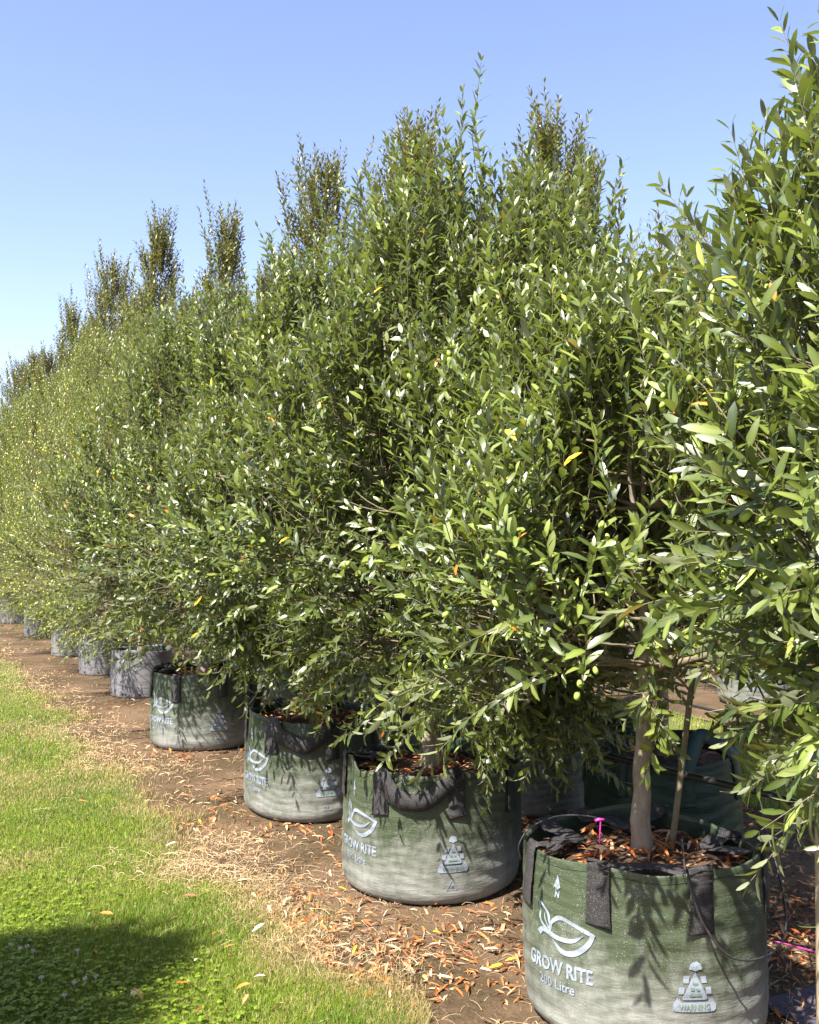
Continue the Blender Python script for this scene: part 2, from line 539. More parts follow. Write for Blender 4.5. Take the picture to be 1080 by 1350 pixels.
LIT = np.array([[.38, .13, .035], [.40, .21, .105], [.23, .09, .038], [.45, .32, .20], [.35, .09, .02], [.15, .07, .037]])
def litter_arrays(x, y, z, rng, L=.062):
    n = len(x)
    az = rng.uniform(0, 6.283, n)
    D = np.stack([np.cos(az), np.sin(az), rng.normal(0, .22, n)], -1)
    Nn = np.stack([rng.normal(0, .45, n), rng.normal(0, .45, n), np.ones(n)], -1)
    C = LIT[rng.choice(6, n, p=[.28, .22, .16, .16, .1, .08])] * rng.uniform(.75, 1.25, (n, 1))
    ln = rng.uniform(.6, 1.35, n) * L
    return leaf_geo(np.stack([x, y, z], -1) - D * ln[:, None] * .5, D, Nn, ln, ln * rng.uniform(.13, .26, n), C, rng, True, .22, .5)
def make_litter():
    rng = np.random.default_rng(13)
    x, y = screen_ground(64000, rng, 2.2, 26, -.5, .60)
    s, n = to_sn(x, y)
    d = fbm(x, y, 51, .55, 4)
    dens = np.clip(.22 + .5 * d, .02, .9) * np.where(n < -.78, .015, 1) * np.where((n > 2.1) & (n < 3.8), .3, 1)
    keep = (n > -1.5) & (n < 7) & (rng.random(len(x)) < dens)
    x, y = x[keep], y[keep]; k = len(x)
    sn = to_sn(x, y)[1]
    z = np.abs(rng.normal(.008, .008, k)) + np.where(sn < -.78, .03, 0)
    V, F, C = litter_arrays(x, y, z, rng, .05)
    tag(obj('leaf_litter', mesh_np('leaf_litter', V, F, M['straw'], C)), 'dry orange and tan leaf litter on the soil between bags', 'leaf litter', kind='stuff')
    # straw: dead grass stems, thickest along the lawn's edge
    x, y = screen_ground(330000, rng, 2.2, 26, -.5, .55)
    s, n = to_sn(x, y)
    dd = n - lawn_edge(s) + .12 * fbm(x, y, 61, .7, 4)
    band = np.exp(-((dd - .10) / .24) ** 2) * .95 + .06
    band = band * (.55 + .75 * fbm(x, y, 62, .45, 3))
    keep = (n > -1.45) & (n < 4.2) & (rng.random(len(x)) < np.clip(band, .02, 1) * .85)
    x, y = x[keep], y[keep]; k = len(x)
    az = rng.uniform(0, 6.283, k); L = rng.uniform(.018, .075, k) * np.where(rng.random(k) < .06, 2, 1); cv = rng.normal(0, .28, k)
    wdt = .00042 * np.maximum(1, y / 3.4) * rng.uniform(.6, 1.7, k)
    zt = rng.uniform(.002, .02, k)
    pts = []
    for t in (-.5, -.17, .17, .5):
        a2 = az + cv * t
        pts.append(np.stack([x + np.cos(a2) * L * t, y + np.sin(a2) * L * t, .004 + zt * (1 - (2 * t) ** 2 * rng.uniform(.3, 1, k))], -1))
    P = np.stack(pts, 1)
    side = np.stack([-np.sin(az), np.cos(az), rng.normal(0, .5, k)], -1)[:, None] * wdt[:, None, None]
    V = np.stack([P - side, P + side], 2).reshape(-1, 3)
    i = np.arange(k)[:, None] * 8
    F = np.concatenate([i + np.array([[0, 1, 3, 2]]), i + np.array([[2, 3, 5, 4]]), i + np.array([[4, 5, 7, 6]])])
    st = np.array([[.40, .28, .14], [.48, .37, .22], [.32, .19, .09], [.36, .18, .08]])
    C = np.repeat(st[rng.integers(0, 4, k)] * rng.uniform(.7, 1.25, (k, 1)), 8, 0)
    tag(obj('dry_straw', mesh_np('dry_straw', V, [F], M['straw'], C)), 'pale dead grass stems along the edge of the lawn', 'straw', kind='stuff')
make_litter()
def make_clods():
    rng = np.random.default_rng(14)
    x, y = screen_ground(60000, rng, 2.2, 18, -.5, .6)
    s, n = to_sn(x, y)
    keep = (n > lawn_edge(s) + .05) & (n < 2.1) & (rng.random(len(x)) < np.clip(.45 + .5 * fbm(x, y, 71, .8, 3), .05, 1))
    x, y = x[keep], y[keep]; k = len(x)
    r = np.exp(rng.normal(-5.6, .5, k)) * np.maximum(1, (y / 3.6) ** .5)
    base = np.array([[1, 0, 0], [.3, .95, 0], [-.8, .6, 0], [-.8, -.6, 0], [.3, -.95, 0], [.45, .3, .75], [-.5, .25, .8], [0, -.5, .7]])
    V = base[None] * (r[:, None, None] * rng.uniform(.6, 1.3, (k, 8, 3)))
    a = rng.uniform(0, 6.28, k); c, sn = np.cos(a)[:, None], np.sin(a)[:, None]
    V = np.stack([V[..., 0] * c - V[..., 1] * sn + x[:, None], V[..., 0] * sn + V[..., 1] * c + y[:, None], V[..., 2] * .8], -1).reshape(-1, 3)
    tr = np.array([[0, 1, 5], [1, 6, 5], [1, 2, 6], [2, 3, 6], [3, 7, 6], [3, 4, 7], [4, 0, 7], [0, 5, 7], [5, 6, 7]])
    F = (np.arange(k)[:, None, None] * 8 + tr[None]).reshape(-1, 3)
    tag(obj('soil_clods', mesh_np('soil_clods', V, [F], M['soil'])), 'crumbs and small clods of brown soil between the bags', 'soil', kind='stuff')
make_clods()

# ------------------------------------------------------------------ single fallen leaves and clover flowers one can point at
def fallen_leaf(px, py, colr, label, L=.06, lawn=True):
    L *= .85
    rng = np.random.default_rng(int(px * 7 + py))
    x, y = ground_px(px, py)
    z = .045 if lawn else .018
    az = rng.uniform(0, 6.283)
    D = np.array([[math.cos(az), math.sin(az), rng.normal(0, .12)]])
    Nn = np.array([[rng.normal(0, .3), rng.normal(0, .3) - .25, 1]])
    V, F, C = leaf_geo(-D * L * .5, D, Nn, np.array([L]), np.array([L * .25]), np.array([colr]), rng, True, .15, .45)
    o = obj('fallen_leaf', mesh_np('fallen_leaf', V, F, M['straw'], C))
    o.location = (x, y, z)
    tag(o, label, 'leaf')
ORG, YEL, PAL, TAN = (.50, .15, .022), (.60, .42, .015), (.52, .44, .33), (.38, .22, .10)
for a in [
    (143, 1215, ORG, 'bright orange fallen leaf on the clover just above the shadow', .075),
    (261, 1276, PAL, 'whitish fallen leaf at the tip of the lawn shadow', .06),
    (244, 1307, ORG, 'orange fallen leaf on the lawn inside the shadow edge', .06),
    (322, 1310, ORG, 'orange fallen leaf on lit grass beyond the shadow tip', .06),
    (344, 1298, PAL, 'pale fallen leaf standing in the grass past the orange one', .05),
    (326, 1327, TAN, 'tan fallen leaf low in the picture on lit grass', .06),
    (379, 1263, TAN, 'tan fallen leaf on the grass close to the straw edge', .06),
    (305, 1259, (.35, .17, .06), 'brown fallen leaf upright in the grass above the shadow tip', .06),
    (112, 1064, (.42, .17, .05), 'rusty brown fallen leaf on the middle of the lawn', .06),
    (81, 1007, ORG, 'small orange fallen leaf far up the lawn', .06),
    (228, 1121, PAL, 'curled pale leaf on the lawn near the straw bend', .06),
    (342, 1233, PAL, 'narrow pale leaf on grass next to the straw edge', .06),
    (285, 1241, ORG, 'thin orange leaf upright in grass above the shadow', .05),
]: fallen_leaf(*a)
for a in [
    (265, 1084, (.45, .5, .03), 'yellow green fallen leaf on soil in front of the third green bag', .07),
    (358, 1125, (.5, .52, .03), 'yellow green leaf on soil below the second bag from the front', .07),
    (415, 1137, YEL, 'small yellow leaf on soil left of the bag with the hanging strap', .05),
    (452, 1173, YEL, 'yellow leaf lying on straw by the bag with the hanging strap', .06),
    (467, 1205, ORG, 'orange curled leaf on straw under the bag with the hanging strap', .05),
    (468, 1253, YEL, 'thin yellow leaf on straw at the grass edge', .06),
    (577, 1230, YEL, 'yellow leaf at the far end of the orange leaf drift', .05),
    (583, 1292, YEL, 'yellow leaf in the middle of the orange leaf drift', .06),
    (653, 1275, YEL, 'larger yellow leaf beside the nearest green bag', .06),
    (673, 1265, YEL, 'yellow leaf touching the foot of the nearest green bag', .045),
]: fallen_leaf(*a[:4], L=a[4], lawn=False)

def flower_mesh():
    rng = np.random.default_rng(5)
    parts = []
    n = 46
    d = unit(rng.normal(0, 1, (n, 3)) * np.array([1, 1, .8]) + np.array([0, 0, .25]))
    O = d * .003 + np.array([0, 0, .05])
    V, F, _ = leaf_geo(O, d, np.cross(d, np.array([[.2, .3, 1.]])), np.full(n, .008), np.full(n, .003), np.ones((n, 3)), rng, False)
    parts.append((V, F))
    parts.append(tubes(np.array([[0, 0, 0], [.002, 0, .025], [0, 0, .05]]), np.array([.001, .001, .001]), 4))
    V, F = merge(parts)
    return mesh_np('clover_flower', V, F, M['flower'])
FM = flower_mesh()
for k, (px, py) in enumerate([(18, 1253), (29, 1259), (39, 1257), (49, 1262), (107, 1261), (58, 1297), (114, 1299), (130, 1297), (103, 1305), (90, 1320), (178, 1317)]):
    o = obj('clover_flower', FM)
    o.location = (*ground_px(px, py), .0)
    o.rotation_euler = (.1, .05, k * 1.3); o.scale = (.8, .8, .72)
    tag(o, 'small white clover flower head standing in the lawn by the shadow', 'flower', 'white clover flowers in the lawn')

# ------------------------------------------------------------------ printed marks (flat on the cloth, 2.5 mm proud)
def text_mesh(body, offset=0.0):
    cu = bpy.data.curves.new('lettering', 'FONT')
    cu.body = body; cu.align_x = 'CENTER'; cu.size = 1.0; cu.offset = offset; cu.resolution_u = 2
    o = bpy.data.objects.new('lettering', cu)
    COL.objects.link(o)
    bpy.context.view_layer.update()
    dg = bpy.context.evaluated_depsgraph_get()
    me = bpy.data.meshes.new_from_object(o.evaluated_get(dg))
    V = np.array([v.co[:] for v in me.vertices])
    Fs = [list(p.vertices) for p in me.polygons]
    bpy.data.objects.remove(o); bpy.data.curves.remove(cu); bpy.data.meshes.remove(me)
    V[:, 0] -= (V[:, 0].min() + V[:, 0].max()) / 2
    return V, Fs
TXT = {k: text_mesh(k, off) for k, off in (('GROW RITE', .03), ('200 Litre', .012), ('180 Litre', .012), ('WARNING', .02), ('N', .03))}
def stroke(pts, wid, m=6):
    P = catmull(np.array(pts, float), m)
    Wd = np.interp(np.linspace(0, 1, len(P)), np.linspace(0, 1, len(wid)), wid)
    T = unit(np.gradient(P, axis=0)); Np = np.stack([-T[:, 1], T[:, 0]], -1)
    a = P + Np * Wd[:, None] / 2; b = P - Np * Wd[:, None] / 2
    V = np.stack([a, b], 1).reshape(-1, 2)
    F = [[2 * i, 2 * i + 1, 2 * i + 3, 2 * i + 2] for i in range(len(P) - 1)]
    return np.hstack([V, np.zeros((len(V), 1))]), F
def poly(pts):
    return np.hstack([np.array(pts, float), np.zeros((len(pts), 1))]), [list(range(len(pts)))]
def join2(parts):
    Vs, Fs, o = [], [], 0
    for V, F in parts:
        Vs.append(V); Fs += [[i + o for i in f] for f in F]; o += len(V)
    return np.concatenate(Vs), Fs
def fit(vf, cx, cy, wdt, hgt=None):
    V, F = vf; V = V.copy()
    x0, x1 = V[:, 0].min(), V[:, 0].max(); y0, y1 = V[:, 1].min(), V[:, 1].max()
    sx = wdt / (x1 - x0); sy = hgt / (y1 - y0) if hgt else sx
    V[:, 0] = (V[:, 0] - (x0 + x1) / 2) * sx + cx
    V[:, 1] = (V[:, 1] - (y0 + y1) / 2) * sy + cy
    return V, F
def leaf_mark():
    # two leaves on a curved stem, in metres around the mark's middle (x to the right, y up)
    A = []
    A.append(stroke([(-.098, -.030), (-.075, -.012), (-.02, -.022), (.035, -.016), (.072, .012)], [.020, .016, .016, .014, .002]))
    A.append(stroke([(-.048, -.012), (-.044, .022), (-.018, .047), (.02, .045), (.104, .018)], [.004, .011, .016, .014, .013]))
    A.append(stroke([(.104, .024), (.082, -.022), (.040, -.058), (.0, -.062), (-.036, -.034)], [.013, .017, .019, .016, .002]))
    A.append(stroke([(-.052, -.012), (-.088, .010), (-.096, .046), (-.098, .082)], [.005, .009, .008, .007]))
    A.append(stroke([(-.098, .082), (-.066, .052), (-.054, .024), (-.052, -.012)], [.007, .010, .009, .005]))
    A.append(stroke([(-.056, -.002), (-.070, .022), (-.078, .044)], [.005, .006, .002]))
    V, F = join2(A); V[:, 1] *= .84
    return V, F
def warn_mark():
    A = [poly([(-.018, .052), (-.014, .066), (-.006, .073), (.006, .073), (.014, .066), (.018, .052), (.008, .050), (0, .046), (-.008, .050)]),
         poly([(0, .044), (-.036, -.032), (-.032, -.036), (.032, -.036), (.036, -.032)])]
    for sg in (-1, 1):
        for t in (0, 1):
            cx, cy = sg * (.026 + .013 * t), .022 - .031 * t
            q = [(cx - .008, cy - .010 - sg * 0), (cx + .008, cy - .010), (cx + .008 - sg * .003, cy + .010), (cx - .008 - sg * .003, cy + .010)]
            A.append(poly(q))
    A.append(poly([(-.055, -.070), (.055, -.070), (.062, -.064), (.062, -.052), (.050, -.030), (.042, -.032), (.038, -.043), (-.038, -.043), (-.042, -.032), (-.050, -.030), (-.062, -.052), (-.062, -.064)]))
    return join2(A)
def warn_dark():
    A = []
    A.append(stroke([(-.008, .012), (.008, .012)], [.006, .006], 2))
    A.append(stroke([(-.013, -.004), (-.003, -.004)], [.009, .009], 2))
    A.append(stroke([(.003, -.006), (.012, -.006)], [.005, .005], 2))
    A.append(stroke([(-.018, -.022), (.018, -.022)], [.006, .006], 2))
    return join2(A)
def tri_mark():
    return join2([stroke([(-.022, -.018), (0, .020)], [.003, .003], 2), stroke([(0, .020), (.022, -.018)], [.003, .003], 2),
                  stroke([(.022, -.018), (-.022, -.018)], [.003, .003], 2), poly([(-.004, -.008), (.004, -.008), (.004, .004), (-.004, .004)])])
def arrow_mark():
    return join2([poly([(-.013, -.002), (0, .034), (.013, -.002), (.005, -.006), (.005, -.010), (-.005, -.010), (-.005, -.006)]), fit(TXT['N'], .001, -.023, .016, .019)])

class Bag:
    """a squat round growing bag: outer wall, rolled rim, inner wall down to the soil"""
    def __init__(s, R, H, seed, dent=None, squash=0.0, soil=.07, hard=False):
        s.R, s.H, s.soil, s.hard = R, H, soil, hard
        r = np.random.default_rng(seed)
        s.ph = r.uniform(0, 6.28, 24); s.amp = 1 if not hard else .5
        s.dent = dent or []
    def rim(s, th):
        z = s.H + .013 * s.amp * (np.sin(2 * th + s.ph[0]) + .6 * np.sin(3 * th + s.ph[1]) + .4 * np.sin(7 * th + s.ph[2]))
        for (t0, wd, dz, dr) in s.dent:
            d = (th - t0 + np.pi) % (2 * np.pi) - np.pi
            z = z + dz * np.exp(-(d / wd) ** 2)
        return z
    def rad(s, th, z):
        t = z / s.H
        ph, a = s.ph, s.amp
        r = s.R * (.985 + .03 * np.sin(np.pi * np.clip(t, 0, 1) ** .8))
        r = r + a * (.012 * np.sin(2 * th + ph[3]) + .009 * np.sin(3 * th + ph[4] + t * 2))
        # horizontal creases, deeper low down and in the sides
        cr = np.sin(z * 95 + 2.2 * np.sin(2 * th + ph[5]) + 1.5 * np.sin(5 * th + ph[6]))
        cr2 = np.sin(z * 171 + 3.0 * np.sin(3 * th + ph[7]) + 2 * np.sin(7 * th + ph[8]))
        mask = .5 + .5 * np.sin(3 * th + ph[9] + z * 9)
        r = r + a * (.0022 * cr * mask ** 2 + .0012 * cr2 * (1 - mask) ** 2)
        r = r + a * .004 * np.clip(t - .3, 0, 1) * np.sin(11 * th + ph[10] + 2 * np.sin(t * 4))
        for (t0, wd, dz, dr) in s.dent:
            d = (th - t0 + np.pi) % (2 * np.pi) - np.pi
            r = r + dr * np.exp(-(d / wd) ** 2) * np.clip((t - .45) / .55, 0, 1)
        rb = .05 if not s.hard else .012
        r = r - np.where(z < rb, rb * (1 - np.sqrt(np.clip(1 - ((rb - z) / rb) ** 2, 0, 1))), 0)
        return r
    def pt(s, th, z, off=0.0):
        r = s.rad(th, z) + off
        return np.stack([r * np.sin(th), -r * np.cos(th), z], -1)
    def wall(s):
        nt, nz = (144, 64) if not s.hard else (48, 24)
        th = np.linspace(0, 2 * np.pi, nt, endpoint=False)
        rows = []
        rb = .05 if not s.hard else .012
        zz = np.concatenate([[0, rb * .03, rb * .12, rb * .3, rb * .6, rb], np.linspace(rb, 1, nz)[1:] * 1.0])
        zz[6:] = np.linspace(rb, s.H, nz)[1:]
        rim = s.rim(th)
        ctr = np.zeros((nt, 3)); rows.append(ctr + np.stack([np.sin(th) * .02, -np.cos(th) * .02, np.zeros(nt)], -1))
        for z in zz:
            f = np.clip((z - .6 * s.H) / (.4 * s.H), 0, 1)
            zc = z + f * (rim - s.H)
            rows.append(s.pt(th, zc))
        no = len(rows)
        for off, dz in ((-.002, .003), (-.007, .002), (-.009, -.01), (-.012, -.05), (-.014, -s.soil - .04)):
            r = s.rad(th, rim) + off
            rows.append(np.stack([r * np.sin(th), -r * np.cos(th), rim + dz], -1))
        V = np.stack(rows, 0); k = len(rows)
        idx = np.arange(k * nt).reshape(k, nt)
        F = np.stack([idx[:-1], np.roll(idx[:-1], -1, 1), np.roll(idx[1:], -1, 1), idx[1:]], -1)
        mi = np.zeros((k - 1, nt), int); mi[no + 2:] = 1
        return V.reshape(-1, 3), [F.reshape(-1, 4)], mi.reshape(-1)
    def soil_disc(s):
        nt = 64
        th = np.linspace(0, 2 * np.pi, nt, endpoint=False)
        rows = []
        z0 = s.H - s.soil
        for q in np.linspace(0.02, 1, 14):
            r = (s.rad(th, np.full(nt, z0)) - .012) * q
            x, y = r * np.sin(th), -r * np.cos(th)
            rows.append(np.stack([x, y, z0 + .03 * (1 - q) + .008 * fbm(x, y, int(s.ph[0] * 100), 5, 3)], -1))
        V = np.stack(rows); k = len(rows)
        idx = np.arange(k * nt).reshape(k, nt)
        F = np.stack([idx[:-1], idx[1:], np.roll(idx[1:], -1, 1), np.roll(idx[:-1], -1, 1)], -1).reshape(-1, 4)
        return V.reshape(-1, 3), [F]
    def mulch(s, rng, n):
        a = rng.uniform(0, 6.283, n); r = np.sqrt(rng.random(n)) * (s.R - .045)
        x, y = r * np.sin(a), -r * np.cos(a)
        z = s.H - s.soil + .03 * (1 - r / s.R) + rng.uniform(.004, .03, n)
        return litter_arrays(x, y, z, rng, .06)
    def flat(s, name, vf, th0, z0, mtl, parent, off=.0025):
        V, F = vf
        me = bpy.data.meshes.new(name)
        me.from_pydata([tuple(v) for v in V], [], F)
        bm = bmesh.new(); bm.from_mesh(me)
        for ax, st in ((1, .006), (0, .012)):          # cut it fine enough to follow the creased cloth
            lo, hi = V[:, ax].min(), V[:, ax].max()
            for c in np.arange(lo + st / 2, hi, st):
                co = Vector((0, 0, 0)); co[ax] = float(c); no = Vector((0, 0, 0)); no[ax] = 1
                bmesh.ops.bisect_plane(bm, geom=bm.verts[:] + bm.edges[:] + bm.faces[:], plane_co=co, plane_no=no, dist=1e-6)
        bm.to_mesh(me); bm.free()
        Q = np.array([v.co[:] for v in me.vertices])
        W3 = s.pt(th0 + Q[:, 0] / s.R, z0 + Q[:, 1], off)
        me.vertices.foreach_set('co', W3.astype(np.float32).ravel())
        me.update()
        me.materials.append(mtl)
        return obj(name, me, parent)
    def strap(s, ta, tb, pose, parent, rng, tab=.17, wd=.078, name='handle', mtl='strap'):
        P, Nn = [], []
        def add(th, z, off, nrm=None, r=None):
            th = np.array(th, float)
            rr = float(s.rad(th, np.array(min(z, s.H)))) + off if r is None else r
            P.append((rr * math.sin(th), -rr * math.cos(th), z))
            Nn.append((math.sin(th), -math.cos(th), 0) if nrm is None else nrm)
        def rimz(t): return float(s.rim(np.array(t)))
        up = (0, 0, 1)
        ra, rb_ = rimz(ta), rimz(tb)
        for q in (0, .33, .66, .92): add(ta, ra - tab * (1 - q), .006)
        mid = (ta + tb) / 2; dt = tb - ta
        if pose == 'in':
            def inn(th, z, f, nz): add(th, z, 0, (math.sin(th) * (1 - nz) * -.2, -math.cos(th) * (1 - nz) * -.2, nz), r=s.R * f)
            add(ta, ra + .010, .003, (math.sin(ta) * .8, -math.cos(ta) * .8, .6))
            add(ta, ra + .013, -.014, (math.sin(ta) * -.2, math.cos(ta) * .2, 1))
            inn(ta + dt * .05, ra - .012, .88, 1)
            inn(ta + dt * .25, s.H - s.soil + .055, .72, 1)
            inn(mid, s.H - s.soil + .045, .60, 1)
            inn(tb - dt * .25, s.H - s.soil + .06, .72, 1)
            inn(tb - dt * .05, rb_ - .012, .88, 1)
            add(tb, rb_ + .013, -.014, (math.sin(tb) * -.2, math.cos(tb) * .2, 1))
            add(tb, rb_ + .010, .003, (math.sin(tb) * .8, -math.cos(tb) * .8, .6))
        elif pose == 'out':
            add(ta + dt * .06, ra - .020, .016)
            add(ta + dt * .16, ra - .070, .017)
            add(ta + dt * .34, ra - .100, .020)
            add(mid + dt * .06, rb_ - .100, .022)
            add(tb - dt * .28, rb_ - .070, .020)
            add(tb - dt * .12, rb_ - .028, .018)
            add(tb - dt * .04, rb_ - .010, .018)
        else:
            hgt = .11 if pose == 'up' else .055
            for q in (.08, .25, .5, .75, .92):
                th = ta + dt * q
                rr = s.R * (1 - .26 * math.sin(math.pi * q))
                P.append((rr * math.sin(th), -rr * math.cos(th), ra + hgt * math.sin(math.pi * q) ** .7))
                Nn.append((math.sin(th), -math.cos(th), .5))
        for q in (.92, .66, .33, 0): add(tb, rb_ - tab * (1 - q), .006)
        Pp = catmull(P, 7); Nq = catmull(Nn, 7)
        jit = rng.normal(0, .0005, Pp.shape); Pp = Pp + jit
        wv = wd * (1 - .12 * np.abs(np.sin(np.linspace(0, 9, len(Pp)))))
        V, F = ribbon(Pp, Nq, wv, .0035)
        return obj(name, mesh_np(name, V, F, M[mtl], None, False), parent)

D2R = math.radians
def grow_bag(x, y, seed, rot, label, poses, dent=None, litres='200 Litre', R=.375, H=.52, mulch=230, marks=True, mtl='bag', group='green grow bags with printed leaf mark', name='grow_bag', soil=.06):
    rng = np.random.default_rng(seed)
    t = thing(name, label, 'grow bag', (x, y, 0), D2R(rot), group)
    b = Bag(R, H, seed, [(D2R(a), D2R(wd), dz, dr) for a, wd, dz, dr in (dent or [])], soil=soil)
    V, F, mi = b.wall()
    obj('bag_wall', mesh_np('bag_wall', V, F, [M[mtl], M['bag_inner']], None, True, mi), t)
    th = np.linspace(0, 2 * np.pi, 181)
    ring = b.pt(th, b.rim(th) - .020, .0006)
    V, F = tubes(ring, np.full(181, .0013), 5)
    obj('hem_stitching', mesh_np('hem_stitching', V, F, M['bag_inner'], None, True), t)
    V, F = b.soil_disc()
    obj('soil', mesh_np('soil', V, F, M['potting'], None, True), t)
    if mulch:
        V, F, C = b.mulch(rng, mulch)
        tag(obj('leaf_mulch', mesh_np('leaf_mulch', V, F, M['straw'], C), t), kind='stuff')
    tabs = {'A': 22, 'B': 70, 'E': 118, 'F': 166, 'G': 214, 'H': 262, 'D': -72, 'C': -24}
    for pr, pose in poses.items():
        b.strap(D2R(tabs[pr[0]]), D2R(tabs[pr[1]]), pose, t, rng, mtl='bag_mesh' if mtl == 'bag_mesh' else 'strap')
    if marks:
        b.flat('leaf_logo', leaf_mark(), D2R(3), .312, M['print'], t)
        b.flat('lettering', join2([fit(TXT['GROW RITE'], 0, 0, .245, .043)]), 0, .208, M['print'], t)
        b.flat('lettering', fit(TXT[litres], -.004, 0, .135, .030), 0, .158, M['print'], t)
        b.flat('arrow_mark', arrow_mark(), D2R(-2), .44, M['print'], t)
        wm = b.flat('warning_mark', warn_mark(), D2R(67), .215, M['print'], t)
        b.flat('lettering', fit(TXT['WARNING'], 0, -.056, .088, .017), D2R(67), .215, M['print_dark'], wm, .0042)
        b.flat('pictogram', warn_dark(), D2R(67), .215, M['print_dark'], wm, .0042)
        b.flat('triangle_mark', tri_mark(), D2R(66), .095, M['print'], t)
    return t, b

# ------------------------------------------------------------------ trees
def ellipsoid_mesh(name, a, b, mtl):
    nt, nz = 8, 6
    rows = []
    for j in range(nz + 1):
        p = math.pi * j / nz
        rr = a * math.sin(p) if 0 < j < nz else a * .02
        rows.append([(rr * math.cos(q * 2 * math.pi / nt), rr * math.sin(q * 2 * math.pi / nt), -b * math.cos(p)) for q in range(nt)])
    V = np.array(rows).reshape(-1, 3)
    idx = np.arange((nz + 1) * nt).reshape(nz + 1, nt)
    F = np.stack([idx[:-1], np.roll(idx[:-1], -1, 1), np.roll(idx[1:], -1, 1), idx[1:]], -1).reshape(-1, 4)
    return mesh_np(name, V, [F], mtl, None, True), V, F
OLIVE, OV, OF = ellipsoid_mesh('olive', .0075, .0105, M['olive'])

def profile(h, low_w, peak, p):
    up = np.clip(h / peak, 0, 1); dn = np.clip((1 - h) / (1 - peak), 0, 1)
    return np.where(h < peak, low_w + (1 - low_w) * np.sin(up * np.pi / 2), dn ** p)
def bez(a, c, b, k):
    t = np.linspace(0, 1, k)[None, :, None]
    return a[:, None] * (1 - t) ** 2 + 2 * c[:, None] * t * (1 - t) + b[:, None] * t * t

GREENS = np.array([[.078, .108, .018], [.106, .138, .024], [.040, .060, .012], [.150, .182, .036], [.056, .080, .015]])
DARKS = np.array([[.085, .10, .014], [.12, .13, .020], [.055, .068, .011], [.17, .175, .03]])
SMALLG = np.array([[.115, .15, .02], [.16, .19, .026], [.07, .10, .014], [.22, .24, .036]])
GUMS = np.array([[.15, .16, .022], [.20, .19, .03], [.10, .12, .02], [.24, .20, .035]])

